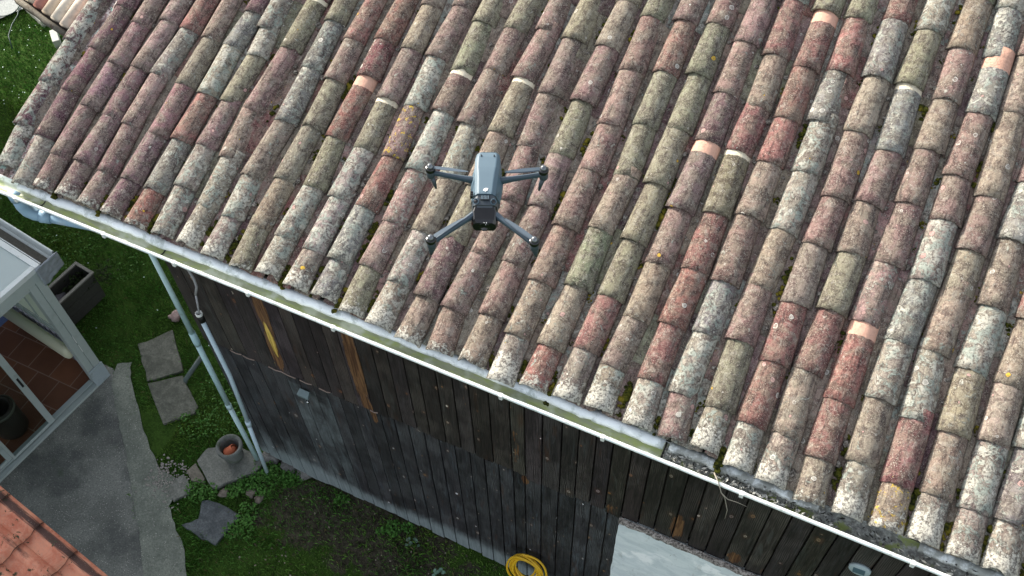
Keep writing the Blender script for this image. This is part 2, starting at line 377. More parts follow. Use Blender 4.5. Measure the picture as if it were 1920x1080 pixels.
barn = thing('barn', 'old barn with a lichen covered clay tile roof, white gutter and black plank wall', 'barn', (0, 0, 0))
TILES="""0.06:6:w 0.38:0:k 0.75:-1:w 1.11:-1:w
-0.02:5:w 0.36:1:d 0.74:-1:d 1.11:1:d 1.49:2:d
0.01:0:p 0.27:-1:p 0.68:0:p 1.05:1:p 1.40:1:t
0.02:-1:p 0.29:-2:p 0.67:-1:p 1.08:-1:t 1.49:1:t
0.02:-3:p 0.28:-2:p 0.66:-4:t 1.08:-4:w 1.48:-1:r
0.02:-4:d 0.29:-2:p 0.66:-2:p 1.07:-2:g 1.47:-3:t
0.01:-3:s 0.28:-3:b 0.68:-4:r 1.06:-3:w 1.46:-5:b 1.76:-2:d
0.02:-2:w 0.38:-4:w 0.70:-5:p 1.06:-6:g 1.45:-4:w 1.67:-7:wx
0.02:-3:W 0.30:-3:w 0.68:-5:t 1.06:-7:p 1.58:-4:gc
0.01:-3:W 0.30:-3:w 0.61:-5:t 1.06:-1:b 1.49:-3:b 1.88:-4:g
0.01:-1:g 0.31:-3:t 0.67:-2:t 1.08:-1:g 1.46:-3:p 1.79:-4:r
0.03:-2:W 0.30:-2:w 0.69:0:g 1.07:-3:ro 1.56:-2:m 1.86:-4:r
0.02:-1:W 0.29:-1:w 0.68:-2:w 1.06:-1:gc 1.45:-2:p 1.85:-3:t 2.21:-5:p
0.03:-1:b 0.29:-2:b 0.68:-2:r 1.07:-1:py 1.46:-3:w 1.85:-5:p 2.27:-4:p
-0.00:0:g 0.32:-2:p 0.65:-1:k 1.04:-2:w 1.49:-4:pc 1.81:-4:g 2.20:-6:g
-0.01:-1:W 0.29:0:w 0.66:-1:t 1.05:0:w 1.46:-5:p 1.88:-4:p 2.22:-4:g
-0.03:0:t 0.27:0:d 0.68:0:g 1.07:-1:t 1.47:-3:gc 1.89:-4:p 2.28:-3:p
-0.02:1:p 0.26:-2:p 0.65:0:p 1.05:2:p 1.44:-2:p 1.84:-3:p 2.27:-4:g
-0.01:2:t 0.31:1:p 0.67:0:p 1.08:1:p 1.46:-1:g 1.86:-2:p 2.29:-2:t
-0.05:2:W 0.25:0:t 0.62:1:p 1.01:1:p 1.42:1:p 1.76:0:p 2.17:-1:p 2.59:-3:g
-0.01:1:s 0.26:1:t 0.67:2:G 1.07:1:t 1.46:2:g 1.83:0:g 2.23:-1:r 2.63:-2:p
0.00:1:W 0.32:1:r 0.68:2:g 1.07:2:g 1.47:2:g 1.87:1:g 2.28:-1:G 2.67:-2:p
0.02:0:W 0.28:-1:p 0.61:1:t 0.98:1:p 1.36:0:po 1.85:0:d 2.21:-1:p 2.60:-1:p
0.01:4:W 0.29:2:r 0.65:1:r 1.02:2:r 1.41:1:gc 1.85:-1:r 2.18:0:t 2.57:-2:r
0.02:4:p 0.28:0:w 0.67:0:b 1.01:0:p 1.46:-1:t 1.84:-1:r 2.16:-1:r 2.54:-2:ro 2.97:-3:g
0.03:2:W 0.28:2:g 0.70:-1:p 1.06:-1:t 1.44:0:w 1.85:0:w 2.21:-2:b 2.58:-2:r 2.98:-4:g
0.00:2:W 0.26:1:r 0.65:1:r 1.03:1:t 1.42:0:p 1.75:1:p 2.21:-1:t 2.61:-1:b 3.04:-2:r
-0.01:0:W 0.27:0:t 0.67:-1:r 1.06:0:g 1.44:0:t 1.78:-1:p 2.15:0:bc 2.62:-3:g 3.03:-2:w
-0.03:2:t 0.22:0:r 0.57:-1:ro 1.06:-2:k 1.45:0:p 1.86:0:p 2.23:0:t 2.59:0:p 2.96:-1:t
-0.02:2:W 0.28:0:t 0.66:-1:w 1.02:-1:b 1.42:1:w 1.82:1:p 2.12:-1:p 2.56:0:bo 2.97:-1:b 3.33:-3:w
-0.01:2:y 0.24:0:r 0.62:-1:w 1.03:-3:t 1.42:-1:t 1.69:-1:p 2.05:-1:t 2.63:-3:t
0.00:0:W 0.26:-1:t 0.62:-2:t 1.00:-3:w 1.40:-2:t 1.83:-3:b
0.00:0:W 0.26:-1:w 0.65:-2:t 0.99:-3:t
-0.00:-2:W 0.27:-4:b"""
COLS = {'t': (.275, .245, .195), 'p': (.235, .175, .16), 'r': (.235, .125, .112), 'd': (.15, .100, .105), 'k': (.33, .235, .215),
        'g': (.225, .235, .165), 'G': (.185, .22, .14), 'w': (.33, .325, .28), 'W': (.30, .285, .24), 'b': (.24, .265, .255),
        'm': (.17, .070, .080), 's': (.27, .13, .115), 'y': (.30, .26, .20), 'o': (.58, .29, .20)}
LICH = {'t': .42, 'p': .34, 'r': .2, 'd': .12, 'k': .6, 'g': .3, 'G': .15, 'w': .85, 'W': .7, 'b': .75, 'm': .05, 's': .35, 'y': .3, 'o': .1}
columns = []
for ln in TILES.split('\n'):
    columns.append([(float(a), int(b_) / 100, c) for a, b_, c in (q.split(':') for q in ln.split())])
TMAX = 5.5
NP_, NV_ = 17, 9
def tile_patch(x, t, L, h0, r0, r1, th, arc, code, up=True, crust=0., yaw=0., roll=0., tintj=.08, yel=None, hl=0.):
    """one curved canal tile: grid of outer and inner skin plus both rims; returns V, F, attrs"""
    u = np.linspace(-arc, arc, NP_); v = np.linspace(0, 1, NV_)
    U, Vv = np.meshgrid(u, v)
    sd_ = rng.uniform(0, 200)
    edge = np.array([mnoise.noise(Vector((q * 3.1, sd_, 0))) for q in u]) * .007
    rr = r0 + (r1 - r0) * Vv
    wob = np.array([[mnoise.noise(Vector((a * 1.3, b_ * 3, sd_))) for a in u] for b_ in v]) * .0022
    if up and rng.random() < .22:
        cpos, cw = rng.uniform(-arc, arc), rng.uniform(.12, .35); edge = edge + .022 * rng.random() * np.exp(-((u - cpos) / cw) ** 2)
    edge = edge + rng.normal(0, .0012, NP_)
    def skin(off):
        r = rr + off + wob
        xx = r * np.sin(U); hh = r * np.cos(U)
        if not up: hh = -hh
        tt = Vv * L + np.where(Vv == 0, 1, 0) * edge[None, :]
        return xx, tt, hh
    xo, to, ho = skin(0); xi, ti, hi = skin(-th)
    X = np.concatenate([xo.ravel(), xi.ravel()]); T_ = np.concatenate([to.ravel(), ti.ravel()]); H = np.concatenate([ho.ravel(), hi.ravel()])
    locu = np.concatenate([(U * rr).ravel()] * 2); locv = T_.copy()
    # small rotations in the roof plane
    X2 = X * math.cos(yaw) + T_ * math.sin(yaw); T2 = -X * math.sin(yaw) + T_ * math.cos(yaw)
    H2 = H + X * math.sin(roll) + hl * (1 - np.concatenate([Vv.ravel()] * 2))
    XX = x + X2; TT = t + T2; HH = h0 + H2
    V = np.stack([XX, TT * CS - HH * SN, TT * SN + HH * CS], 1)
    n = NP_ * NV_; F = []
    for j in range(NV_ - 1):
        for i in range(NP_ - 1):
            a = j * NP_ + i; F.append((a, a + 1, a + NP_ + 1, a + NP_)); F.append((n + a, n + a + NP_, n + a + NP_ + 1, n + a + 1))
    for i in range(NP_ - 1):
        F.append((i + 1, i, n + i, n + i + 1)); a = (NV_ - 1) * NP_ + i; F.append((a, a + 1, n + a + 1, n + a))
    for j in range(NV_ - 1):
        a = j * NP_; F.append((a, a + NP_, n + a + NP_, n + a)); a += NP_ - 1; F.append((a + NP_, a, n + a, n + a + NP_))
    F = np.array(F, dtype=np.int32)
    if not up: F = F[:, ::-1]
    base = np.array(COLS[code[0]]) * np.array((.95, .868, .862)) * (np.array((.95, .84, .98)) if (up and x < 1.3 and code[0] in 'ptd') else 1) * (1 + rng.normal(0, tintj, 1)) * (1 + rng.normal(0, .03, 3))
    N2 = 2 * n
    tint = np.tile(np.append(np.clip(base, .02, .8), 1), (N2, 1))
    li = (LICH[code[0]] if x > -.12 else .95) + rng.uniform(-.1, .15)
    ye = (rng.uniform(0, .5) if yel is None else yel)
    if 'y' in code: ye = .95
    fx = np.tile((np.clip(li, 0, 1), crust, ye, 1), (N2, 1))
    capa, cc = 9., (.60, .40, .28)
    if 'o' in code[1:]: capa, cc = -1, (.60, .36, .27)
    if 'c' in code[1:]: capa, cc = -1, (.66, .60, .46)
    cap = np.tile((*cc, capa), (N2, 1))
    loc = np.stack([locu, locv, np.full(N2, sd_)], 1)
    return V, F, tint, fx, cap, loc

class Bag:
    def __init__(s): s.p = []; s.n = 0
    def add(s, q):
        V, F, tint, fx, cap, loc = q; s.p.append((V, F + s.n, tint, fx, cap, loc)); s.n += len(V)
    def build(s, name, mat, parent):
        c = [np.concatenate([q[i] for q in s.p]) for i in range(6)]
        return np_mesh(name, c[0], c[1], mat, parent, True, {'tint': c[2], 'fx': c[3], 'cap': c[4], 'loc': c[5]})

bag = Bag(); codes_rand = list('ttpppprrdkggGwwwbbm')
col_x = []
for ci in range(-1, 39):
    if ci + 1 < len(columns): rows = [list(q) for q in columns[ci + 1]]
    else:
        rows = [[rng.uniform(-.01, .02), 0, random.choice('WWWtp')]]; rows.append([rows[0][0] + .27, 0, random.choice(codes_rand)])
    while rows[-1][0] < TMAX:
        rows.append([rows[-1][0] + rng.normal(.39, .02), rows[-1][1] + rng.normal(0, .006), random.choice(codes_rand)])
    col_x.append([ci * .21 + rows[0][1], ci * .21 + sum(r_[1] for r_ in rows[:5]) / 5])
    for j in range(len(rows) - 1):
        t, dx, code = rows[j]; t1, dx1, code1 = rows[j + 1]
        expo = t1 - t; L = expo + .075
        x = ci * .21 + dx; x_next = ci * .21 + dx1
        yaw = math.atan2(x_next - x, expo) * .8 + rng.normal(0, .012)
        crust = rng.uniform(.55, 1) if (j == 0 and code[0] in 'W') else (rng.uniform(.15, .5) if j == 0 else 0)
        if ci == -1: code = 'd'
        q = tile_patch(x + (rng.normal(0, .003) if j else 0), t, L, -.0805 + rng.uniform(-.004, .003), .100 + rng.normal(0, .003), .089 + rng.normal(0, .002), .013, R(69), code, True, crust, yaw, rng.normal(0, .035), yel=rng.uniform(0, .35), hl=rng.uniform(0, .005))
        if 'c' in code[1:] or 'o' in code[1:]:                       # fresh band: just below the lip of the tile above
            wdt = .085 if 'o' in code[1:] else .035
            q[4][:, 3] = expo - wdt
        if 'x' in code: q[0][:, 0] += -.01
        bag.add(q)
cover = bag.build('roof_tiles', M_TILE, barn)
cover['label'] = 'weathered clay canal tiles in mixed red, grey and green with lichen'
# channel tiles between the covers
bag = Bag()
for ci in range(-1, 38):
    xa = (col_x[ci + 1][0] + col_x[ci + 2][0]) / 2; xb = (col_x[ci + 1][1] + col_x[ci + 2][1]) / 2
    t = .005 + rng.uniform(-.01, .01); j = 0
    while t < TMAX:
        expo = rng.normal(.37, .03); f_ = min(t / 1.6, 1)
        bag.add(tile_patch(xa + (xb - xa) * f_, t, expo + .06, +.055, .118, .122, .012, R(52), random.choice('ttppdgwkr'), False, 0, rng.normal(0, .01), rng.normal(0, .04), yel=rng.uniform(.0, .6)))
        t += expo
chan = bag.build('channel_tiles', M_TILE, barn)
# roof boarding below the tiles
mb = MB()
vs = [rp(x, t, h) for x in (-.30, 8.05) for t in (.04, 5.6) for h in (-.150, -.128)]
mb.add(vs, [(0, 1, 3, 2), (4, 6, 7, 5), (0, 4, 5, 1), (2, 3, 7, 6), (0, 2, 6, 4), (1, 5, 7, 3)])
yr, zr = 5.6 * CS, 5.6 * SN
vs = [(x, y, z) for x in (-.30, 8.05) for (y, z) in ((yr + .03, zr - .13), (2 * yr + .2, -.2), (yr + .03, zr - .02), (2 * yr + .2, -.09))]
mb.add(vs, [(0, 1, 3, 2), (4, 6, 7, 5), (0, 4, 5, 1), (2, 3, 7, 6), (0, 2, 6, 4), (1, 5, 7, 3)])
for k in range(11):                                                   # rafter tails
    x = -.18 + k * .8
    vs = [rp(xx, t, h) for xx in (x, x + .09) for t in (.05, 5.5) for h in (-.26, -.151)]
    mb.add(vs, [(0, 1, 3, 2), (4, 6, 7, 5), (0, 4, 5, 1), (2, 3, 7, 6), (0, 2, 6, 4), (1, 5, 7, 3)])
mb.build('roof_boards', M_DARKWOOD, barn)
mb = MB()
for k in range(26):
    mb.tube([(-.3 + k * .33, yr, zr + .01 + rng.normal(0, .004)), (.06 + k * .33, yr, zr + .015)], [.115, .10], 14)
mb.build('ridge_tiles', simple('ridge_clay', (.26, .19, .16), .9, .3, 14, .003), barn, True)

# mortared, lichened verge between the first two rows
n1, n2 = 70, 8
V = []
for i in range(n1):
    t = .0 + 3.4 * i / (n1 - 1)
    for j in range(n2):
        x = -.205 + .15 * j / (n2 - 1)
        h = -.030 + .022 * mnoise.noise(Vector((x * 18, t * 9, 1))) + .012 * mnoise.noise(Vector((x * 50, t * 40, 2))) - .02 * math.sin(math.pi * j / (n2 - 1))
        V.append(rp(x, t, h))
F = [(i * n2 + j, i * n2 + j + 1, (i + 1) * n2 + j + 1, (i + 1) * n2 + j) for i in range(n1 - 1) for j in range(n2 - 1)]
np_mesh('verge_mortar', np.array(V), np.array(F), M_VERGE, barn)
# mortar crumbs bedding the channels
mb = MB()
def lump(mb, c, r, squash=.6, seed=0, n=7, m=5):
    vs = []; c = Vector(c)
    for j in range(m + 1):
        ph = math.pi * j / m
        for i in range(n):
            th = 2 * math.pi * i / n; d = Vector((math.sin(ph) * math.cos(th), math.sin(ph) * math.sin(th), math.cos(ph) * squash))
            k = 1 + .55 * mnoise.noise(d * 1.6 + Vector((seed * 7.3, 0, 0)))
            vs.append(c + d * r * k)
    mb.add(vs, [(j * n + i, (j + 1) * n + i, (j + 1) * n + (i + 1) % n, j * n + (i + 1) % n) for j in range(m) for i in range(n)])
for k in range(520):
    ci = rng.integers(-1, 37); t = rng.uniform(.05, 3.6); f_ = min(t / 1.6, 1)
    xa = (col_x[ci + 1][0] + col_x[ci + 2][0]) / 2; xb = (col_x[ci + 1][1] + col_x[ci + 2][1]) / 2
    lump(mb, rp(xa + (xb - xa) * f_ + rng.choice((-1, 1)) * rng.uniform(.0, .045), t, -.062 + rng.uniform(0, .02)), rng.uniform(.008, .026), .5, k)
for ci in range(0, 33):
    if rng.random() < .5:
        lump(mb, rp((col_x[ci + 1][0] + col_x[ci + 2][0]) / 2 + rng.normal(0, .02), rng.uniform(-.01, .05), -.09), rng.uniform(.012, .024), .6, ci)
cr_ = mb.build('mortar_crumbs', M_MORTAR, barn, True); cr_['kind'] = 'stuff'
# moss
MOSS= [(0.71, 0.1), (0.91, 0.13), (1.13, 0.1), (1.56, 0.16), (1.74, 0.18), (2.17, 0.09), (2.4, 0.1), (2.62, 0.07), (2.82, 0.12), (2.62, 0.59), (2.61, 0.41), (4.52, 0.15), (4.11, 0.0), (5.16, 0.01), (4.5, 0.19), (5.15, 1.25), (5.64, 2.52), (-0.11, 1.0), (-0.08, 0.69), (0.29, 0.05), (1.97, 1.48), (1.98, 1.43), (5.77, 0.19), (6.2, 0.25), (6.4, 0.1), (6.59, 0.12), (5.78, 0.36), (2.61, 0.83), (3.68, 1.11), (3.67, 1.16), (4.32, 1.28), (3.45, 2.42), (3.65, 2.44), (3.58, 1.58), (4.94, 2.1), (5.35, 3.05), (5.88, 2.24), (5.99, 2.52)]
mb = MB()
def moss_at(x, t, r):
    f_ = min(max(t, 0) / 1.6, 1)
    best = min(((col_x[i][0] + col_x[i + 1][0]) / 2 * (1 - f_) + (col_x[i][1] + col_x[i + 1][1]) / 2 * f_ for i in range(len(col_x) - 1)), key=lambda q: abs(q - x))
    for q in range(9):
        lump(mb, rp(best + rng.normal(0, .011), t + rng.normal(0, r * 1.0), -.056 + rng.uniform(0, .012)), r * rng.uniform(.25, .62), .6, q + x * 9 + t, 8, 6)
for x, t in MOSS: moss_at(x, t, .042)
for k in range(34): moss_at(rng.uniform(0, 7.5), rng.choice([.02, .04]) + rng.uniform(0, .08), rng.uniform(.014, .03))
for k in range(170): moss_at(rng.uniform(0, 7.8), rng.uniform(.1, 3.6), rng.uniform(.010, .032))
tag(mb.build('moss', M_MOSS, None, True), 'olive green moss cushions in the channels between the roof tiles', 'moss', kind='stuff')

# ---------------------------------------------------------------- gutter
GX0, GX1 = -.34, 8.15
gut = MB(); prof = []
for k in range(15):
    a = math.pi * k / 14
    prof.append((-.028 - .062 * math.cos(a), -.078 - .062 * math.sin(a)))
inner = [(-.028 + (y + .028) * .955, -.078 + (z + .078) * .955) for y, z in prof]
full = prof + inner[::-1]; npf = len(full); NX = 60
vs = []
for i in range(NX + 1):
    x = GX0 + (GX1 - GX0) * i / NX; sag = .0025 * mnoise.noise(Vector((x * 1.7, 0, 0)))
    vs += [(x, y, z + sag) for y, z in full]
fs = [(i * npf + k, (i + 1) * npf + k, (i + 1) * npf + (k + 1) % npf, i * npf + (k + 1) % npf) for i in range(NX) for k in range(npf)]
fs += [tuple(range(npf)), tuple(NX * npf + k for k in range(npf))[::-1]]
gut.add(vs, fs)
# rolled front lip
gut.tube([(GX0 + (GX1 - GX0) * i / NX, -.0965, -.0745 + .0025 * mnoise.noise(Vector(((GX0 + (GX1 - GX0) * i / NX) * 1.7, 0, 0)))) for i in range(NX + 1)], .0135, 10, squash=.9)
g_ = gut.build('gutter', M_GUT, barn, True)
for x in (.05, .83, 1.42, 2.01, 2.66, 3.84, 4.5, 5.34, 6.29, 7.4):
    mb = MB(); mb.box(x - .010, -.1130, -.104, x + .014, -.085, -.0620); mb.build('gutter_clip', M_WHITE, g_, bevel=.003)
for x in (1.26, .21, 4.85):
    mb = MB()
    vs = []
    for s_ in (-.006, .006):
        vs += [(x + s_, -.028 + (y + .028) * .93, -.078 + (z + .078) * .93) for y, z in prof]
    mb.add(vs, [(k, k + 1, 15 + k + 1, 15 + k) for k in range(14)]); mb.build('gutter_joint', M_RUBBER, g_)
def flash_mat():
    m = NM('pale_metal_flashing', .45, .4); p = m.sep(m.coord)
    c = m.mix(m.mr(m.noise(6, 4, .6), .4, .7), (.66, .72, .74), (.80, .86, .88))
    c = m.mix(m.mr(m.noise(9, 6, .7), .50, .66), c, (.40, .46, .45))
    c = m.mix(m.math('MULTIPLY', m.mr(p[0], 4.82, 4.88), m.mr(m.noise(12, 6, .7), .38, .55, .25, .95)), c, (.20, .215, .20))
    m.col(c); return m.m
# wavy lead sheet that drips into the gutter
vs = []; NF = 260
for i in range(NF + 1):
    x = -.02 + 7.9 * i / NF
    wv_ = .018 * mnoise.noise(Vector((x * 4.5, 3, 0))) + .010 * mnoise.noise(Vector((x * 17, 5, 0)))
    for (y, z) in ((.06, -.070), (.016, -.066), (-.008 + wv_, -.080), (-.018 + wv_, -.098)):
        vs.append((x, y, z + .003 * mnoise.noise(Vector((x * 30, y * 50, 0)))))
fs = [(i * 4 + k, i * 4 + k + 1, (i + 1) * 4 + k + 1, (i + 1) * 4 + k) for i in range(NF) for k in range(3) if not (4.82 < -.02 + 7.9 * i / NF < 4.86 or -.02 + 7.9 * i / NF > 5.75 and -.02 + 7.9 * i / NF < 6.3)]
fl = MB().add(vs, fs).build('eave_flashing', flash_mat(), barn, True)
sm = fl.modifiers.new('solid', 'SOLIDIFY'); sm.thickness = .003

# leaves and debris silted up in the gutter
V, F, Tn = [], [], []
for k in range(420):
    x = 4.86 + abs(rng.normal(0, 1)) * .9 if k % 3 else rng.uniform(4.86, 8)
    if x > 8.1: continue
    y = rng.uniform(-.075, .0); z = -.105 + .35 * abs(y + .028) + rng.uniform(0, .018); s_ = rng.uniform(.006, .022)
    a = rng.uniform(0, 6.28); c_, s2 = math.cos(a), math.sin(a); n0 = len(V)
    for (u, v_) in ((-1, 0), (-.2, -.4), (1, .05), (.1, .45)):
        V.append((x + (u * c_ - v_ * s2) * s_, y + (u * s2 + v_ * c_) * s_ * .8, z + rng.uniform(-.004, .006)))
    F.append((n0, n0 + 1, n0 + 2, n0 + 3)); q = rng.choice([.04, .09, .2, .34]); Tn += [(q, q * 1.02, q * .95, 1)] * 4
M_LEAF = NM('dry_leaves', .9, .1); M_LEAF.col(M_LEAF.attr('tint')); M_LEAF = M_LEAF.m
tag(np_mesh('leaf_litter', np.array(V), np.array(F), M_LEAF, None, False, {'tint': np.array(Tn)}), 'grey dead leaves and silt lying in the right half of the gutter', 'leaf litter', kind='stuff')
mb = MB()
mb.tube([(5.16, -.05, -.06), (5.204, -.105, -.05), (5.235, -.12, -.12), (5.262, -.11, -.18), (5.300, -.11, -.32), (5.305, -.105, -.455)], [.0035, .0035, .003, .003, .0025, .0015], 6)
mb.tube([(5.235, -.12, -.12), (5.28, -.13, -.145), (5.335, -.135, -.125), (5.39, -.13, -.14)], [.003, .0025, .002, .001], 6)
tag(mb.build('twig', simple('dry_twig', (.30, .27, .22), .9), None, True), 'thin dry forked twig hanging over the gutter lip', 'twig')

# ---------------------------------------------------------------- downpipes
mb = MB()
mb.tube([(-.06, -.03, -.135), (-.06, -.03, -.20)], [.052, .052], 20)
mb.tube([(-.06, -.03, -.20), (-.062, -.032, -.28), (-.045, -.028, -.335), (-.005, -.012, -.372), (.05, .01, -.385)], [.046, .046, .046, .046, .046], 20)
mb.tube([(.03, .002, -.384), (.10, .030, -.396)], [.051, .051], 20)
mb.tube([(.09, .026, -.394), (.56, .205, -.52)], [.043, .043], 20)
mb.tube([(.54, .198, -.515), (.62, .226, -.54), (.675, .236, -.58), (.70, .24, -.66)], [.047] * 4, 20)
mb.build('swan_neck_pipe', M_ELBOW, barn, True)
mb = MB()
mb.tube([(.715, .235, -.60), (.712, .235, -1.93)], [.019, .025], 20)
mb.tube([(.712, .235, -1.84), (.712, .235, -1.98), (.710, .235, -2.03)], [.028, .031, .028], 20)
mb.tube([(.710, .235, -2.0), (.70, .235, -3.15)], [.025, .025], 20)
mb.tube([(.70, .235, -3.08), (.70, .235, -3.16)], [.028, .028], 20)
mb.tube([(.70, .235, -3.1), (.715, .235, -4.28)], [.024, .024], 20)
p_ = mb.build('downpipe', M_PIPE, barn, True)
mb = MB()
mb.tube([(.962, .21, -1.46), (.99, .195, -2.3), (.955, .17, -3.2)], [.020, .020, .020], 18)
mb.tube([(.957, .172, -3.12), (.955, .17, -3.2)], [.026, .026], 18)
mb.tube([(.955, .17, -3.15), (.895, .15, -4.26)], [.020, .019], 18)
p2 = mb.build('conduit_pipe', M_PIPE2, barn, True)
mb = MB(); mb.tube([(.960, .212, -1.39), (.962, .210, -1.47)], [.030, .030], 18); mb.build('rubber_collar', M_RUBBER, p2, True)
mb = MB(); mb.lathe([(.012, 0), (.029, 0), (.029, .028), (.021, .028), (.019, .004), (.012, .004)], 18, Matrix.Translation((.96, .212, -1.391))); mb.build('pipe_cap', M_WHITE, p2, True)
mb = MB()
mb.tube([(1.045, .10, -.30), (1.055, .17, -.60), (1.058, .23, -.75), (1.06, .24, -.88), (1.055, .235, -.98), (1.01, .228, -1.10)], .010, 8)
mb.tube([(1.01, .228, -1.10), (.985, .22, -1.25), (.96, .212, -1.40)], .008, 8)
mb.build('cable', simple('grey_cable', (.34, .34, .36), .6, .3, 40), p2, True)

# ---------------------------------------------------------------- plank wall
BX0, BX1 = .76, 7.75
WY = .30
VV, FF, LOC, FX, TI = [], [], [], [], []
def plank(x0, x1, z0, z1, y, th, seed, tone, tilt=0.):
    nx, nz = 5, max(3, int((z1 - z0) / .05)); n0 = len(VV)
    zb = [z0 + .012 * mnoise.noise(Vector((seed * 3.3, i * .9, 0))) for i in range(nx)]
    for j in range(nz + 1):
        f_ = j / nz
        for i in range(nx):
            u = i / (nx - 1); x = x0 + (x1 - x0) * u; z = zb[i] + (z1 - zb[i]) * f_
            edge = .0022 * mnoise.noise(Vector((z * 2.3, seed, i))) * (1 if i in (0, nx - 1) else 0)
            bow = .003 * mnoise.noise(Vector((seed * 2.1, z * .8, 5))) + tilt * (u - .5)
            VV.append((x + edge, y - th + bow, z)); LOC.append((u * (x1 - x0) , z, seed * 3.7)); TI.append((*tone, 1))
            br = 0; ye = 0; bl = 0
            wx = x
            # peeled brown boards (position, width and height on the wall)
            for (cx, cz, rx, rz, kind) in ((1.60, -1.0, .055, .52, 0), (1.57, -1.62, .055, .32, 0), (1.585, -1.45, .030, .27, 1), (1.53, -1.85, .014, .12, 1),
                                           (2.385, -1.32, .062, .62, 0), (2.40, -1.90, .045, .15, 1.2), (3.335, -1.36, .035, .55, .42), (3.73, -1.55, .04, .42, .48), (4.53, -1.90, .09, .14, .5),
                                           (5.02, -1.72, .06, .22, .8), (5.47, -1.84, .06, .10, .85), (2.42, -2.08, .03, .16, .9), (3.80, -2.08, .045, .09, .8)):
                d = math.sqrt(((wx - cx) / rx) ** 2 + ((z - cz) / rz) ** 2)
                wgt = max(0, min(1, 1.5 - d))
                if kind == 1: ye = max(ye, wgt)
                elif kind == 1.2: br = max(br, wgt); ye = max(ye, wgt * .35)
                else: br = max(br, wgt * (1 if kind == 0 else kind))
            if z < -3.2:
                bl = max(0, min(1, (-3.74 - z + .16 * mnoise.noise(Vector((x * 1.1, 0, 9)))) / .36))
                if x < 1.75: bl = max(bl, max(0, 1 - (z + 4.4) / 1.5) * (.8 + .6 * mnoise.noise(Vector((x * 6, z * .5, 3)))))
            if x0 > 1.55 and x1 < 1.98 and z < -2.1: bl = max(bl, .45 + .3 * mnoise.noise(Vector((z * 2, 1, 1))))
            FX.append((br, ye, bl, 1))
    for j in range(nz):
        for i in range(nx - 1):
            a = n0 + j * nx + i; FF.append((a, a + 1, a + nx + 1, a + nx))
    # sides, bottom and top returns going back to the batten plane
    n1_ = len(VV)
    for j in range(nz + 1):
        for i in (0, nx - 1):
            p = VV[n0 + j * nx + i]; VV.append((p[0], y + .004, p[2])); LOC.append((LOC[n0 + j * nx + i][0] + .02, p[2], seed * 3.7)); FX.append(FX[n0 + j * nx + i]); TI.append((*tone, 1))
    for j in range(nz):
        FF.append((n0 + j * nx, n0 + (j + 1) * nx, n1_ + (j + 1) * 2, n1_ + j * 2))
        FF.append((n0 + j * nx + nx - 1, n1_ + j * 2 + 1, n1_ + (j + 1) * 2 + 1, n0 + (j + 1) * nx + nx - 1))
    FF.append((n0, n1_, n1_ + 1, n0 + nx - 1)); a = n0 + nz * nx; b_ = n1_ + nz * 2; FF.append((a, a + nx - 1, b_ + 1, b_))
UP = [.76, .90, 1.068, 1.223, 1.365, 1.513, 1.65, 1.786, 1.913, 2.05, 2.17, 2.30, 2.446, 2.588, 2.72, 2.854, 2.97, 3.114, 3.247, 3.375, 3.534, 3.694, 3.809, 3.946, 4.095, 4.221, 4.347,
      4.469, 4.602, 4.738, 4.863, 5.002, 5.126, 5.264, 5.407, 5.562, 5.692, 5.838, 5.986, 6.13, 6.27, 6.41, 6.56, 6.70, 6.84, 6.98, 7.13, 7.27, 7.41, 7.56, 7.75]
LO = [.76, .86, 1.0, 1.13, 1.28, 1.42, 1.56, 1.70, 1.84, 1.97, 2.10, 2.23, 2.36, 2.49, 2.618, 2.753, 2.893, 3.031, 3.174, 3.308, 3.437, 3.566, 3.692, 3.794, 3.935, 4.08, 4.226, 4.355, 4.492, 4.62,
      4.76, 4.90, 5.04, 5.18, 5.32, 5.46, 5.6, 5.74, 5.88, 6.02, 6.16, 6.3, 6.44, 6.58, 6.72, 6.86, 7.0, 7.14, 7.28, 7.42, 7.56, 7.75]
for i in range(len(UP) - 1):
    k = rng.uniform(.7, 1.35); gp = .008 if UP[i] < 2.6 else .013
    drop = -1.96 + rng.normal(0, .012)
    if UP[i] > 3.7 and UP[i] < 4.6: drop += rng.uniform(-.06, .03)
    plank(UP[i] + gp * .5, UP[i + 1] - gp * .5, drop, -.16, WY, .020, i + 1, (k * 1.02, k * rng.uniform(.82, .95), k * rng.uniform(.75, .92)), rng.normal(0, .003))
for i in range(len(LO) - 1):
    k = rng.uniform(.8, 1.5); gp = .008 if LO[i] < 2.6 else .013
    zb_ = -4.22 + rng.uniform(-.03, .02)
    if LO[i] < 1.3: zb_ = -4.12 - .1 * i * .3
    plank(LO[i] + gp * .5, LO[i + 1] - gp * .5, zb_, -1.93 + rng.normal(0, .008), WY + .016, .016, i + 80, (k * .95, k, k * 1.08), rng.normal(0, .003))
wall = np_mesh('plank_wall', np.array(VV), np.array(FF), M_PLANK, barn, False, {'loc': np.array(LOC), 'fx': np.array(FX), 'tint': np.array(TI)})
wall['label'] = 'black weathered vertical planks with pale grey feet'
mb = MB()
mb.box(BX0 + .01, WY + .03, G - .4, BX1 - .01, WY + .10, -.20)
mb.box(BX0, WY + .10, G - .4, BX0 + .12, 2 * yr - .1, -.15); mb.box(BX1 - .12, WY + .10, G - .4, BX1, 2 * yr - .1, -.15)
mb.box(BX0, 2 * yr - .22, G - .4, BX1, 2 * yr - .1, -.2)
for xx in (BX0 + .001, BX1 - .121):
    mb.add([(xx, WY + .1, -.16), (xx, 2 * yr - .1, -.16), (xx, yr, zr - .2), (xx + .12, WY + .1, -.16), (xx + .12, 2 * yr - .1, -.16), (xx + .12, yr, zr - .2)], [(0, 1, 2), (3, 5, 4), (0, 2, 5, 3), (1, 4, 5, 2)])
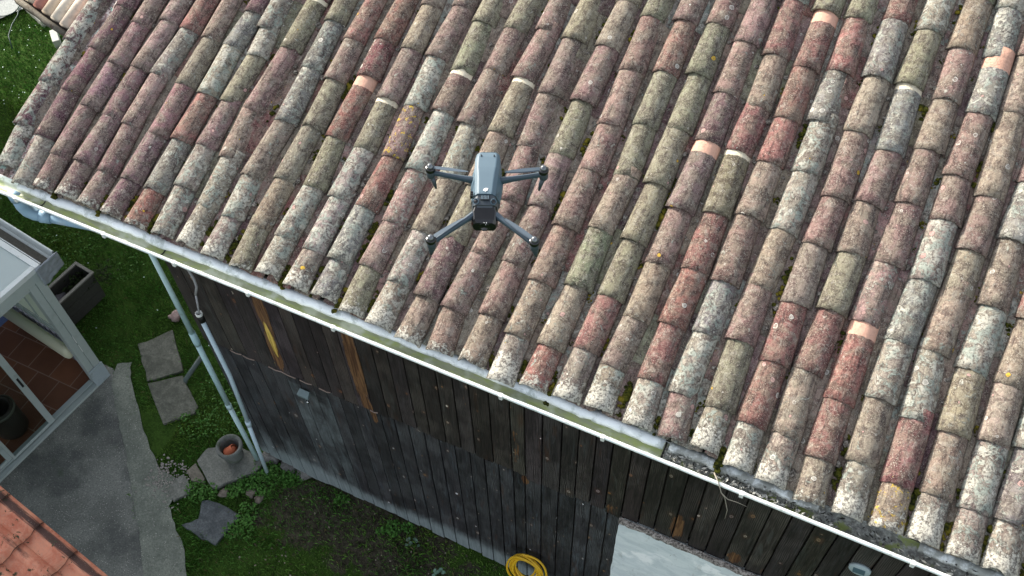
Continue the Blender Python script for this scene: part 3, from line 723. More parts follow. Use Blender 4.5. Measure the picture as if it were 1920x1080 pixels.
mb.build('wall_core', M_DARKWOOD, barn)
# rough stone footing, seen where the boards stop short on the left
mb = MB()
for k in range(3):
    lump(mb, (.84 + k * .2, .345, -4.27), rng.uniform(.10, .12), .6, k, 9, 6)
mb.build('stone_footing', stone_mat('footing_stone', (.10, .10, .095), (.20, .20, .19)), barn, True)
# pale splits of battens at the board joint
MSP = simple('pale_wood_splinter', (.26, .20, .17), .9, .3, 60)
for xs in ([1.04, 1.10, 1.16], [1.17, 1.22, 1.29], [1.43, 1.5, 1.56, 1.62, 1.70], [1.74, 1.80, 1.86], [1.93, 2.0, 2.04], [2.42, 2.45, 2.49]):
    mb = MB(); mb.tube([(x, .274 + .002 * (i % 2), -1.955 - .008 * math.sin(i * 2.2) - .01 * (i % 2)) for i, x in enumerate(xs)], .0055, 6); mb.build('wood_splinter', MSP, barn, True)
# little slate blue lamp hood
mb = MB()
mb.add([(1.70, .275, -2.12), (1.80, .275, -2.12), (1.695, .225, -2.15), (1.808, .225, -2.15), (1.70, .23, -2.19), (1.80, .23, -2.19), (1.71, .275, -2.20), (1.79, .275, -2.20)],
       [(0, 2, 3, 1), (2, 4, 5, 3), (4, 6, 7, 5), (0, 6, 4, 2), (1, 3, 5, 7)])
lh = mb.build('lamp_hood', simple('dark_slate_hood', (.14, .19, .20), .5, .2, 12), barn, bevel=.004)
mb = MB(); mb.tube([(1.79, .225, -2.20), (1.812, .215, -2.19)], .012, 8); mb.build('screw', M_STEEL, lh, True)
# round vent cover with a square shutter
mb = MB(); Mv = Matrix.Translation((6.21, .280, -1.19)) @ Matrix.Rotation(R(90), 4, 'X')
mb.lathe([(0, .022), (.060, .022), (.069, .016), (.072, 0), (0, 0)], 36, Mv)
vt = mb.build('vent_cover', simple('grey_plastic_vent', (.36, .44, .46), .5, .08, 6), barn, True)
mb = MB(); mb.box(-.040, -.032, .021, .036, .034, .027, Mv @ Matrix.Rotation(R(8), 4, 'Z')); mb.build('shutter', simple('slate_blue_shutter', (.075, .13, .16), .45, .08, 6), vt, bevel=.002)
mb = MB()
for k in range(9): pass
# rendered lintel and infill, pale with whiter patches
NXr, NZr = 60, 44
V = []
for j in range(NZr + 1):
    for i in range(NXr + 1):
        x = 4.605 + 3.05 * i / NXr; ztop = -1.975 + .012 * mnoise.noise(Vector((x * 7, 0, 2))) - (.05 * math.exp(-((x - 4.605) / .035) ** 2)); z = -4.25 + (ztop + 4.25) * j / NZr
        if i == 0: x += .008 * mnoise.noise(Vector((0, z * 6, 0)))
        V.append((x, .235 + .004 * mnoise.noise(Vector((x * 5, 0, z * 5))), z))
nV = len(V); F = [(j * (NXr + 1) + i, j * (NXr + 1) + i + 1, (j + 1) * (NXr + 1) + i + 1, (j + 1) * (NXr + 1) + i) for j in range(NZr) for i in range(NXr)]
for i in range(NXr + 1): p = V[NZr * (NXr + 1) + i]; V.append((p[0], .30, p[2]))
F += [(NZr * (NXr + 1) + i, NZr * (NXr + 1) + i + 1, nV + i + 1, nV + i) for i in range(NXr)]
n2_ = len(V)
for j in range(NZr + 1): p = V[j * (NXr + 1)]; V.append((p[0], .30, p[2]))
F += [(j * (NXr + 1), (j + 1) * (NXr + 1), n2_ + j + 1, n2_ + j) for j in range(NZr)]
m = NM('pale_patchy_render', .75, .3)
c = m.mix(m.mr(m.noise(4, 6, .65, m.scale(m.coord, (1, 1, 2.2)), .5), .36, .64), (.58, .65, .67), (.72, .78, .79))
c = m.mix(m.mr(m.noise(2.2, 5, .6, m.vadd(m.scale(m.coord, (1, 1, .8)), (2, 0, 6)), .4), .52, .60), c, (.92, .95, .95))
c = m.mix(m.mr(m.noise(1, 6, .7, m.scale(m.coord, (9, 9, 2.2)), .6), .54, .68, 0, .6), c, (.36, .39, .38))
c = m.mix(m.mr(m.noise(38, 5, .7), .62, .70), c, (.26, .27, .26)); m.col(c); m.bump(m.noise(25, 6, .65), .004, .7)
np_mesh('rendered_panel', np.array(V), np.array(F), m.m, barn, False)['label'] = 'pale patchy render infill with a crumbling mortar edge'
NM1 = 120; V = []
for i in range(NM1 + 1):
    x = 4.60 + 3.08 * i / NM1
    for k in range(7):
        a = math.pi * (k / 6) * 1.15 - .2; r_ = .032 * (1 + .35 * mnoise.noise(Vector((x * 14, k * .8, 0))) + .25 * mnoise.noise(Vector((x * 45, k, 4))))
        V.append((x, .262 - r_ * math.sin(a) * .9, -1.972 + .010 * mnoise.noise(Vector((x * 7, 0, 2))) + r_ * math.cos(a) * 1.0))
F = [(i * 7 + k, i * 7 + k + 1, (i + 1) * 7 + k + 1, (i + 1) * 7 + k) for i in range(NM1) for k in range(6)]
np_mesh('mortar_edge', np.array(V), np.array(F), mortar_mat('beige_mortar', (.24, .215, .195), (.42, .39, .36), 22), barn, True)

# ================================================================ coiled hose on the wall
mb = MB()
hz, hx = -3.70, 3.85
for k in range(9):
    ra = .102 + .009 * k + rng.normal(0, .004); rb = ra * 1.30; ph = rng.uniform(0, 6); oy = .255 - .012 - .013 * (k % 4) - rng.uniform(0, .01)
    cx_, cz_ = hx + rng.normal(0, .008), hz - .004 * k
    mb.tube([(cx_ + ra * math.cos(a + ph), oy - .09 * (1 - math.sin(a + ph)) * .5 + .006 * math.sin(3 * a), cz_ + rb * math.sin(a + ph)) for a in [2 * math.pi * q / 40 for q in range(41)]], .0105, 8)
mb.tube([(hx + .10, .20, hz - .10), (hx + .14, .195, hz - .2), (hx + .12, .20, hz - .3)], .0105, 8)
hose = tag(mb.build('garden_hose', simple('yellow_hose', (.62, .38, .02), .42, .12, 10, dirt=(.42, .27, .03), dsc=12), None, True), 'coil of yellow garden hose hanging low on the black plank wall', 'hose')
mb = MB(); mb.tube([(hx, .25, hz + .11), (hx, .19, hz + .115), (hx, .18, hz + .145)], .008, 8)
mb.build('hose_hook', M_RUBBER, hose, True)
mb = MB(); mb.tube([(hx + .155, .24, hz - .12), (hx + .17, .21, hz + .01), (hx + .15, .235, hz + .09)], .007, 8); mb.build('green_tie', simple('green_twine', (.02, .20, .05), .6), hose, True)
# ================================================================ ground, paving
def sheet(name, poly, z, mat, jag=0, sub=1):
    pts = []
    n = len(poly)
    for i in range(n):
        a, b_ = poly[i], poly[(i + 1) % n]
        for k in range(sub):
            f_ = k / sub; x = a[0] + (b_[0] - a[0]) * f_; y = a[1] + (b_[1] - a[1]) * f_
            pts.append((x + jag * mnoise.noise(Vector((x * 9, y * 9, 1))), y + jag * mnoise.noise(Vector((x * 9, y * 9, 7))), z))
    return tag(MB().add(pts, [tuple(range(len(pts)))]).build(name, mat), kind='structure')
xs = np.concatenate([[-300, -60, -20], np.linspace(-9, 9, 120), [20, 60, 300]]); ys = np.concatenate([[-300, -60, -20], np.linspace(-6, 8, 100), [20, 60, 300]])
V = []
for y in ys:
    for x in xs:
        inn = abs(x) <= 9 and -6 <= y <= 8
        V.append((x, y, G + (.018 * mnoise.noise(Vector((x * 2, y * 2, 0))) + .008 * mnoise.noise(Vector((x * 8, y * 8, 3))) - .012 if inn else -.012)))
nx_ = len(xs); F = [(j * nx_ + i, j * nx_ + i + 1, (j + 1) * nx_ + i + 1, (j + 1) * nx_ + i) for j in range(len(ys) - 1) for i in range(nx_ - 1)]
tag(np_mesh('ground', np.array(V), np.array(F), M_GROUND), kind='structure')
P_DARK = [(-1.40, .50), (-1.31, .33), (-.93, -.01), (-.53, -.37), (.06, -.94), (.40, -1.30), (.77, -1.77), (1.6, -2.9), (-9, -2.9), (-9, .50)]
P_DARK2 = [(x + .07, y + .05) for x, y in P_DARK[1:8]]
P_DARK2 = [(-1.40, .50)] + P_DARK2 + P_DARK[8:]
P_PATH = [(-1.40, .56), (-1.27, .66), (-1.15, .48), (-.78, .17), (-.40, -.14), (-.15, -.28), (.10, -.30), (.16, -.45), (.18, -.57), (.41, -.76), (.60, -.88), (.80, -1.13), (1.19, -1.58), (2.4, -2.9),
          (1.62, -2.9), (.785, -1.765), (.415, -1.295), (.075, -.935), (-.515, -.365), (-.915, -.005), (-1.295, .335)]
sheet('yard_paving', P_DARK2, G + .018, M_CONC, .004, 6)
sheet('path', P_PATH, G + .026, M_PATH, .022, 6)
sheet('terrace', [(-6.62, 5.05), (-6.86, 4.55), (-7.3, 3.6), (-12, 3.6), (-12, 9), (-6.3, 9)], G + .04, M_TERR)
# gravel between path and slabs
mb = MB()
for k in range(260):
    x, y = rng.uniform(-.18, .17), rng.uniform(-.50, -.14)
    if rng.random() < .35: x, y = rng.uniform(-.25, .3), rng.uniform(-.6, -.1)
    lump(mb, (x, y, G + .028), rng.uniform(.005, .013), .6, k, 6, 4)
tag(mb.build('gravel', simple('mixed_gravel', (.24, .23, .21), .9, .6, 50), None, True), 'loose pale gravel between the concrete path and the big flagstone', 'gravel', kind='stuff')

def slab(name, poly, z1, mat, label, cat='flagstone', grp=None, sub=4):
    pts = []; n = len(poly)
    for i in range(n):
        a, b_ = poly[i], poly[(i + 1) % n]
        for k in range(sub):
            f_ = k / sub; x = a[0] + (b_[0] - a[0]) * f_; y = a[1] + (b_[1] - a[1]) * f_
            pts.append((x + .022 * mnoise.noise(Vector((x * 9, y * 9, 1))), y + .022 * mnoise.noise(Vector((x * 11, y * 11, 7)))))
    return tag(MB().prism(pts, G - .05, z1, .02).build(name, mat, bevel=.004), label, cat, grp)
FG = 'flagstones set in the lawn'
slab('flagstone', [(-1.36, .87), (-1.12, 1.21), (-.66, .80), (-.95, .52)], G + .018, M_SLAB, 'upper of the two square grey flagstones beside the concrete path', grp=FG)
slab('flagstone', [(-.93, .50), (-.64, .76), (-.25, .50), (-.22, .43), (-.46, .16)], G + .018, M_SLAB, 'lower of the two square grey flagstones beside the concrete path', grp=FG)
slab('flagstone', [(.15, -.05), (.16, .13), (.37, .25), (.62, .29), (.80, .24), (.79, .10), (.67, -.03), (.49, -.245), (.34, -.17)], G + .060, M_SLAB2, 'large thick pale flagstone carrying the concrete pot', grp=FG)
slab('flagstone', [(.10, -.18), (.15, -.07), (.33, -.175), (.37, -.23), (.22, -.25)], G + .036, stone_mat('brown_stone', (.13, .12, .095), (.19, .18, .15)), 'small brown stone squeezed against the large flagstone', grp=FG)
slab('flagstone', [(.04, -.34), (.10, -.22), (.26, -.30), (.28, -.38), (.19, -.52), (.08, -.45)], G + .034, M_SLAB2, 'small pale stone between gravel path and brown stone', grp=FG)
slab('flagstone', [(.41, -.69), (.53, -.56), (.45, -.38), (.54, -.33), (.90, -.35), (.87, -.56), (.84, -.72), (.66, -.72)], G + .022, M_SLATE, 'dark bluish slate slab lying alone in the grass', grp=FG)
for k, (x, y, r, lb) in enumerate(((.86, -.10, .055, 'brownish half buried stone among the weeds by the wall'), (.97, -.12, .050, 'rounded grey stone beside the brownish one below the pipes'), (.60, -.22, .05, 'small flat stone at the lower edge of the large flagstone'), (-1.20, 1.37, .075, 'pinkish cracked stone lying in the grass next to the downpipe'))):
    mb = MB(); lump(mb, (0, 0, 0), r, .45, k + 3, 14, 9)
    mat = stone_mat('field_stone', (.13, .11, .09), (.21, .19, .16)) if k < 3 else stone_mat('pink_stone', (.22, .15, .14), (.40, .32, .30), .8)
    tag(mb.build('stone', mat, None, True, loc=(x, y, G + .02)), lb, 'stone')
tag(MB().tube([(-.575, .69, G - .1), (-.565, .71, G + .03), (-.50, .98, G + .16)], .028, 12).build('old_pipe', simple('grey_green_pipe', (.09, .12, .115), .7, .2, 20), None, True), 'dark grey green pipe stub leaning out of the grass behind the downpipe', 'pipe')

# concrete pot with a terracotta shard
pot = thing('concrete_pot', 'round grey concrete pipe used as a pot on the large flagstone', 'pot', (.475, .165, G + .060))
Mt = simple('aged_concrete_pipe', (.115, .125, .12), .85, .25, 12, .003, dirt=(.065, .08, .06), dsc=14, dth=(.45, .65))
mb = MB(); mb.lathe([(.0, .01), (.098, .0), (.102, .02), (.104, .135), (.108, .150), (.132, .170), (.136, .180), (.136, .222), (.130, .230), (.108, .228), (.100, .215), (.092, .18), (.088, .05), (.0, .045)], 40)
mb.build('pot_body', Mt, pot, True)
mb = MB(); mb.lathe([(.036, 0), (.043, .002), (.062, .085), (.070, .088), (.070, .112), (.060, .112), (.053, .088), (.034, .010), (.0, .010)], 28, Matrix.Translation((.02, -.005, .150)) @ Matrix.Rotation(R(-150), 4, 'Y') @ Matrix.Rotation(R(30), 4, 'X') @ Matrix.Translation((0, 0, -.05)))
sh = mb.build('terracotta_pot', simple('terracotta', (.42, .12, .06), .8, .15, 12, .001), None, True); sh.location = (.475, .165, G + .060)
tag(sh, 'small orange terracotta pot tipped over inside the concrete pipe', 'flower pot')

# wooden planter
pl = thing('planter_box', 'long weathered wooden planter box standing behind the conservatory post', 'planter', (-2.32, .87, G), R(-7))
Mw = simple('grey_planter_wood', (.050, .052, .048), .85, .45, 30, .002); Mrim = simple('planter_rim_wood', (.17, .17, .155), .85, .3, 30, .002)
hx_, hy_ = .13, .42
def prt(name, args, mat, bev=.004):
    mb = MB(); [mb.box(*a) for a in args]; return mb.build(name, mat, pl, bevel=bev)
for side, sx in (('side_board', -1), ('side_board', 1)):
    prt(side, [(sx * hx_ - .012, -hy_, .01 + .145 * k, sx * hx_ + .012, hy_, .15 + .145 * k) for k in range(3)], Mw)
for sy in (-1, 1):
    prt('end_board', [(-hx_ + .013, sy * hy_ - .012, .01 + .145 * k, hx_ - .013, sy * hy_ + .012, .15 + .145 * k) for k in range(3)], Mw)
prt('rim', [(-hx_ - .022, -hy_ - .02, .441, -hx_ + .016, hy_ + .02, .462), (hx_ - .016, -hy_ - .02, .441, hx_ + .022, hy_ + .02, .462), (-hx_ + .0165, hy_ - .018, .441, hx_ - .0165, hy_ + .02, .461), (-hx_ + .0165, -hy_ - .02, .441, hx_ - .0165, -hy_ + .018, .461)], Mrim)
prt('soil', [(-hx_ + .012, -hy_ + .012, .02, hx_ - .012, hy_ - .012, .25)], simple('potting_soil', (.025, .020, .015), 1, .5, 60, .01), 0)
V = []; n_ = 22
for j in range(n_):
    for i in range(n_):
        x = -.13 + .26 * i / (n_ - 1); y = -.38 + .50 * j / (n_ - 1)
        z = .30 + .045 * mnoise.noise(Vector((x * 9, y * 7, 0))) + .03 * mnoise.noise(Vector((x * 25, y * 19, 3))) - .30 * max(0, abs(x) - .08) - .4 * max(0, y - .02)
        V.append((x, y, z))
F = [(j * n_ + i, j * n_ + i + 1, (j + 1) * n_ + i + 1, (j + 1) * n_ + i) for j in range(n_ - 1) for i in range(n_ - 1)]
cl = np_mesh('sheet', np.array(V), np.array(F), simple('mauve_grey_sheet', (.20, .19, .215), .8, .15, 5)); cl.location = pl.location; cl.rotation_euler = pl.rotation_euler
tag(cl, 'crumpled pale mauve sheet lying inside the wooden planter', 'sheet')
mb = MB()
def leaf(mb, p, yaw, pitch, L, W):
    d = Vector((math.cos(yaw) * math.cos(pitch), math.sin(yaw) * math.cos(pitch), math.sin(pitch))); s_ = Vector((-math.sin(yaw), math.cos(yaw), 0)); p = Vector(p)
    up = Vector((0, 0, -L * .15))
    mb.add([p, p + d * L * .45 + s_ * W, p + d * L + up, p + d * L * .45 - s_ * W, p + d * L * .5 + Vector((0, 0, L * .08))], [(0, 1, 4), (1, 2, 4), (2, 3, 4), (3, 0, 4)])
for k in range(90):
    leaf(mb, (rng.uniform(-.1, .12), rng.uniform(.12, .42), rng.uniform(.26, .40)), rng.uniform(0, 6.3), rng.uniform(-.4, .8), rng.uniform(.03, .07), rng.uniform(.008, .02))
for k in range(60):
    leaf(mb, (rng.normal(.20, .05), rng.normal(.50, .05), rng.uniform(.30, .50)), rng.uniform(0, 6.3), rng.uniform(-.3, .9), rng.uniform(.03, .08), rng.uniform(.01, .022))
for k in range(16):
    e = (rng.uniform(-.09, .1), rng.uniform(.14, .42), rng.uniform(.30, .40)) if k < 9 else (rng.normal(.19, .04), rng.normal(.49, .04), rng.uniform(.34, .48))
    mb.tube([(.03, .30, .24), ((e[0] + .03) / 2, (e[1] + .30) / 2, e[2] * .5 + .17), e], [.005, .004, .002], 5)
pp = mb.build('planter_plant', simple('dark_green_leaves', (.022, .034, .014), .9, .5, 9, spec=.05)); pp.location = pl.location; pp.rotation_euler = pl.rotation_euler
tag(pp, 'straggly dark green plant growing over the far end of the planter', 'plant')

# ================================================================ conservatory
cons = thing('conservatory', 'pale grey aluminium conservatory with sliding glass doors and tiled floor inside', 'conservatory', (-1.39, .41, G), 0)
# local frame: u runs along the doors towards the viewer, v runs into the room
UX = Vector((-.138, -.990, 0)); VX = Vector((-.990, .138, 0))
CM = Matrix(((UX.x, VX.x, 0, 0), (UX.y, VX.y, 0, 0), (0, 0, 1, 0), (0, 0, 0, 1)))
def cbox(name, args, mat, parent=None, bev=.004):
    mb = MB()
    for a in args: mb.box(*a, M=CM)
    mb.f = [f[::-1] for f in mb.f]
    return mb.build(name, mat, parent or cons, bevel=bev)
M_ALU = simple('pale_grey_aluminium', (.38, .44, .43), .45, .1, 4, 0, .1, dirt=(.27, .32, .31), dsc=4, dth=(.5, .75))
M_ALU_W = simple('white_aluminium', (.55, .60, .60), .4, .08, 4, dirt=(.38, .41, .39), dsc=12, dth=(.55, .75))
H = 1.86
def trans_mat(name, col, f):
    m = NM(name, .35, .4); m.col(m.mix(m.noise(3, 4, .6), tuple(x * .92 for x in col), col))
    t = m.n.new('ShaderNodeBsdfTranslucent'); t.inputs[0].default_value = (*col, 1); x = m.n.new('ShaderNodeMixShader'); x.inputs[0].default_value = f
    m.t.links.new(m.b.outputs[0], x.inputs[1]); m.t.links.new(t.outputs[0], x.inputs[2]); m.t.links.new(x.outputs[0], m.out.inputs[0]); return m.m
cbox('corner_post', [(0, 0, 0, .085, .11, H), (.088, .006, 0, .165, .10, H)], M_ALU)
cbox('weep_slot', [(.0835, -.004, .62, .090, -.001, .76), (.0835, -.004, .80, .090, -.001, .92)], simple('bright_slot', (.75, .78, .76), .5))
cbox('post_foot', [(-.012, -.015, 0, .175, -.0015, .30)], simple('blue_grey_patch', (.33, .40, .43), .5, .12, 7, dirt=(.24, .28, .28), dsc=8))
cbox('door_sill', [(.166, -.02, .02, 3.2, .028, .052), (.166, .030, .02, 3.2, .055, .040), (.166, .057, .02, 3.2, .12, .052)], M_ALU)
cbox('header_beam', [(.0, -.012, H, 3.2, .11, H + .10), (.166, .01, H - .06, 3.2, .09, H)], M_ALU)
cbox('roof_frame', [(.03, -.06, H + .16, 3.2, -.005, H + .21), (-.03, -.06, H + .16, .028, 3.2, H + .21), (.0, -.014, H + .101, 3.2, .02, H + .159)], M_ALU_W)
cbox('roof_panel', [(.03, -.004, H + .185, 3.2, 3.2, H + .20)], trans_mat('milky_roof_panel', (.62, .72, .72), .45))
cbox('fascia_strip', [(.17, .022, H + .105, 3.2, .04, H + .158)], M_RUBBER)
# doors
for nm, u0, u1, vv in (('sliding_door', .72, 1.28, .035), ('sliding_door', 1.26, 2.2, .070)):
    d_ = cbox(nm, [(u0, vv, .055, u0 + .07, vv + .025, H - .062), (u1 - .03, vv, .055, u1, vv + .025, H - .062), (u0 + .071, vv, .055, u1 - .031, vv + .025, .095), (u0 + .071, vv, H - .11, u1 - .031, vv + .025, H - .062)], M_ALU)
    gm = NM('door_glass', .03, .5); gm.col((.75, .82, .80)); gm.b.inputs['Transmission Weight'].default_value = 1; gm.b.inputs['IOR'].default_value = 1.1
    g2_ = cbox('glass', [(u0 + .071, vv + .010, .096, u1 - .031, vv + .014, H - .111)], gm.m, d_, 0)
    if vv < .05:
        cbox('handle', [(u0 + .022, vv - .006, .82, u0 + .045, vv - .001, .98)], M_RUBBER, d_, .002)
# gutter on the garden side
mb = MB()
pf = [(-.205, H + .20), (-.215, H + .19), (-.205, H + .06), (-.17, H + .03), (-.08, H + .03), (-.055, H + .06), (-.045, H + .18), (-.055, H + .18), (-.066, H + .07), (-.09, H + .045), (-.16, H + .045), (-.192, H + .07), (-.198, H + .195)]
vs = [CM @ Vector((u, v, z)) for v in (-.03, 3.2) for u, z in pf]; n_ = len(pf)
mb.add(vs, [(k, (k + 1) % n_, n_ + (k + 1) % n_, n_ + k) for k in range(n_)])
mb.build('side_gutter', M_ALU_W, cons)
cbox('gutter_silt', [(-.165, -.02, H + .046, -.085, 3.2, H + .062)], simple('gutter_silt_brown', (.11, .105, .09), .95, .5, 40, .006), bev=0)
# crinkled flashing on the corner
V = []; n_ = 18
for j in range(n_):
    for i in range(n_):
        a = i / (n_ - 1); b_ = j / (n_ - 1)
        p = CM @ Vector((-.225 + .265 * a, -.065 - .008 * mnoise.noise(Vector((a * 5, b_ * 6, 2))) - .010 * mnoise.noise(Vector((a * 14, b_ * 13, 5))), H + .20 - (.20 + .05 * mnoise.noise(Vector((a * 3, 0, 8)))) * b_ - .06 * a * b_))
        V.append(p[:])
F = [(j * n_ + i, (j + 1) * n_ + i, (j + 1) * n_ + i + 1, j * n_ + i + 1) for j in range(n_ - 1) for i in range(n_ - 1)]
cfl = np_mesh('corner_flashing', np.array(V), np.array(F), simple('crinkled_lead', (.33, .37, .42), .4, .25, 16, .002, .4), cons)
sm = cfl.modifiers.new('solid', 'SOLIDIFY'); sm.thickness = .006
# interior: floor, ribbed dwarf wall, bolster sill, milky pane, blue back wall
tm = NM('brown_floor_tiles', .45, .4)
br = tm.n.new('ShaderNodeTexBrick'); tm.set(br.inputs['Vector'], tm.scale(tm.coord, (1, 1, 1)))
br.inputs['Scale'].default_value = 1; br.inputs['Brick Width'].default_value = .30; br.inputs['Row Height'].default_value = .30; br.inputs['Mortar Size'].default_value = .006
for i_, q in ((1, (.27, .105, .05, 1)), (2, (.18, .075, .04, 1)), (3, (.34, .22, .16, 1))): br.inputs[i_].default_value = q
tm.col(tm.mix(tm.noise(6, 4, .6), br.outputs[0], tm.mix(1, br.outputs[0], (.55, .55, .55), 'MULTIPLY')))
cbox('floor', [(.0, .12, .0, 3.2, 3.4, .022)], tm.m, bev=0)
M_RIB = simple('ribbed_grey_panel', (.17, .19, .26), .6, .12, 4)
cbox('ribbed_panel', [(.045 + .008 * (k % 2), .12 + .045 * k, .023, .06 + .008 * (k % 2), .164 + .045 * k, .52) for k in range(30)], M_RIB, bev=0)
mb = MB(); mb.tube([CM @ Vector((.165, v, .555)) for v in (.14, .165, .20, 1.30)], [.05, .085, .095, .095], 24, squash=.62)
mb.build('bolster_sill', simple('cream_bolster', (.50, .50, .37), .6, .06, 5), cons, True)
mb = MB(); mb.tube([CM @ Vector((.165, v, .555)) for v in (1.302, 1.33)], [.092, .080], 24, squash=.62); mb.build('bolster_end', simple('dark_brown_end', (.05, .03, .03), .7), cons, True)
cbox('milky_pane', [(.035, .12, .66, .042, 1.50, 1.55)], trans_mat('milky_pane', (.60, .66, .60), .6), bev=0)
cbox('pane_frame', [(.043, .12, .60, .075, 1.50, .655), (.043, .12, 1.555, .075, 1.5, 1.62), (.043, .70, .66, .060, .712, 1.55)], M_ALU)
cbox('blue_wall', [(-.1, 1.55, .023, 3.2, 1.60, H + .15)], simple('blue_wall_paint', (.075, .115, .24), .7, .08, 2), bev=0)
bar = thing('dark_bin', 'dark round bin standing on the floor behind the conservatory glass', 'bin', tuple(Vector((-1.39, .41, G + .024)) + CM @ Vector((1.02, .36, 0))))
mb = MB(); mb.lathe([(0, 0), (.14, 0), (.16, .04), (.165, .40), (.15, .44), (.13, .45), (.12, .43), (.12, .1), (0, .1)], 32)
mb.build('bin_body', simple('dark_brown_bin', (.030, .024, .018), .5, .2, 5), bar, True)
mb = MB(); mb.lathe([(.165, .40), (.172, .405), (.172, .425), (.160, .43)], 32); mb.build('bin_rim', simple('bin_rim', (.10, .10, .08), .5), bar, True)

# ================================================================ unseen house added west of the yard, sized to shade it
hs = thing('unseen_shade_house', 'unseen tall house added west of the yard to shade it', 'house', (-9.6, -1.2, G))
Mh = simple('cream_render', (.45, .42, .36), .9, .1, 3, .002)
mb = MB(); mb.box(-2, -5.8, -.2, 2.0, 5.2, 7.6); mb.build('wall', Mh, hs)
mb = MB(); mb.add([(-2.3, -6, 7.6), (2.3, -6, 7.6), (2.3, 5.5, 7.6), (-2.3, 5.5, 7.6), (0, -6, 8.5), (0, 5.5, 8.5)], [(0, 1, 4), (2, 3, 5), (1, 2, 5, 4), (3, 0, 4, 5), (0, 3, 2, 1)])
mb.build('roof', simple('orange_roof', (.36, .17, .10), .9, .3, 6), hs)
for (y, z) in ((-4, 1), (-1, 1), (2, 1), (-4, 3.8), (-1, 3.8), (2, 3.8)):
    mb = MB(); mb.box(2.001, y, z, 2.05, y + 1, z + 1.2); wn = mb.build('window', M_WHITE, hs, bevel=.01)
    mb = MB(); mb.box(2.051, y + .08, z + .08, 2.056, y + .46, z + 1.12); mb.box(2.051, y + .54, z + .08, 2.056, y + .92, z + 1.12); mb.build('pane', simple('dark_glass', (.03, .04, .05), .1, .1, 2), wn)

# ================================================================ low porch roof in the lower left corner
porch = thing('porch', 'low porch with an orange roof of interlocking clay tiles, soot stained at the edge', 'porch', (-.20, -1.44, -2.55))
pm = NM('orange_interlocking_tile', .85, .2)
big = pm.noise(5, 5, .65, dist=.5); fine = pm.noise(60, 5, .7)
loc = pm.attr('loc', 'Vector'); ls = pm.sep(loc)
c = pm.mix(pm.mr(big, .38, .62), (.46, .155, .095), (.62, .275, .175))
c = pm.mix(pm.mr(pm.noise(40, 5, .7), .45, .68, 0, .6), c, (.50, .26, .18))
soot = pm.mr(pm.math('ADD', ls[0], pm.mr(pm.noise(9, 6, .7, pm.scale(loc, (1, .6, 1)), .6), 0, 1, -.5, .5, False)), .50, .78, 0, .93)
c = pm.mix(soot, c, (.045, .032, .030))
c = pm.mix(pm.mr(pm.noise(13, 5, .7, pm.vadd(pm.coord, (4, 0, 0)), .8), .62, .64), c, (.055, .060, .035))
c = pm.mix(pm.mr(pm.noise(100, 3, .7), .60, .72, 0, .4), c, (.45, .38, .36))
pm.col(c); pm.bump(fine, .003, .7)
# local frame: a = down the slope (towards +X), b = across (towards the viewer)
d1 = Vector((.985, -.16, -.33)).normalized(); d2 = Vector((-.16, -.985, 0)).normalized(); d3 = d1.cross(d2) * -1
if d3.z < 0: d3 = -d3
V, F, LC = [], [], []
prof = []
for k in range(27):
    b_ = k / 26; 
    if b_ < .62: h = .052 * math.sin(math.pi * b_ / .62) ** .8; s_ = math.sin(math.pi * b_ / .62)
    else: h = 0; s_ = 0
    prof.append((b_, h, s_ * (.5 + .5 * (1 - b_ / .62)) if b_ < .62 else 0))
PW, PL = .215, .375
for r_ in range(-3, 5):
    for q in range(0, 6):
        for lay in range(1):
            n0 = len(V); NR = 8
            for j in range(NR + 1):
                a = j / NR
                for k, (b_, h, s_) in enumerate(prof):
                    lift = .042 * a + .002 * mnoise.noise(Vector((b_ * 3, a * 3, q * 7 + r_)))
                    p = d1 * ((r_ + a) * PL + .045 * a * 0 + (.03 if j == NR else 0) - .018 * math.sin(math.pi * min(1, b_ / .62)) * (1 if b_ < .62 else 0) * 0) + d2 * ((q + b_) * PW) + d3 * (h + lift)
                    V.append(p[:]); LC.append((s_ * (1.15 if q == 0 else .74 if q == 1 else .6) , (r_ + a) * PL, q + r_ * 3.1))
            for j in range(NR):
                for k in range(26):
                    i0 = n0 + j * 27 + k; F.append((i0, i0 + 27, i0 + 28, i0 + 1))
            n1_ = len(V)                                            # thick lower lip
            for k, (b_, h, s_) in enumerate(prof):
                p = Vector(V[n0 + NR * 27 + k]) - d3 * .040 - d1 * .003; V.append(p[:]); LC.append((1.4, (r_ + 1) * PL, q))
            for k in range(26): F.append((n0 + NR * 27 + k, n1_ + k, n1_ + k + 1, n0 + NR * 27 + k + 1))
            if q == 0:                                              # outer flank
                n1_ = len(V)
                for j in range(NR + 1):
                    p = Vector(V[n0 + j * 27]) - d3 * .05; V.append(p[:]); LC.append((.8, 0, q))
                for j in range(NR): F.append((n0 + j * 27, n1_ + j, n1_ + j + 1, n0 + (j + 1) * 27))
np_mesh('roof_tiles', np.array(V), np.array(F), pm.m, porch, True, {'loc': np.array(LC)})
mb = MB(); a0 = -3 * PL; a1 = 5 * PL + .02
vs = [(d1 * a + d2 * b_ + d3 * h)[:] for a in (a0, a1) for b_ in (.01, 6 * PW) for h in (-.06, -.022)]
mb.add(vs, [(0, 1, 3, 2), (4, 6, 7, 5), (0, 4, 5, 1), (2, 3, 7, 6), (0, 2, 6, 4), (1, 5, 7, 3)]); mb.build('roof_deck', M_DARKWOOD, porch)
for (a, b_) in ((-1.0, .25), (1.7, .25), (1.7, 1.15)):
    p = d1 * a + d2 * b_; mb = MB(); mb.box(p.x - .05, p.y - .05, G - .1 + 2.55, p.x + .05, p.y + .05, p.z - .04); mb.build('post', M_DARKWOOD, porch, bevel=.005)

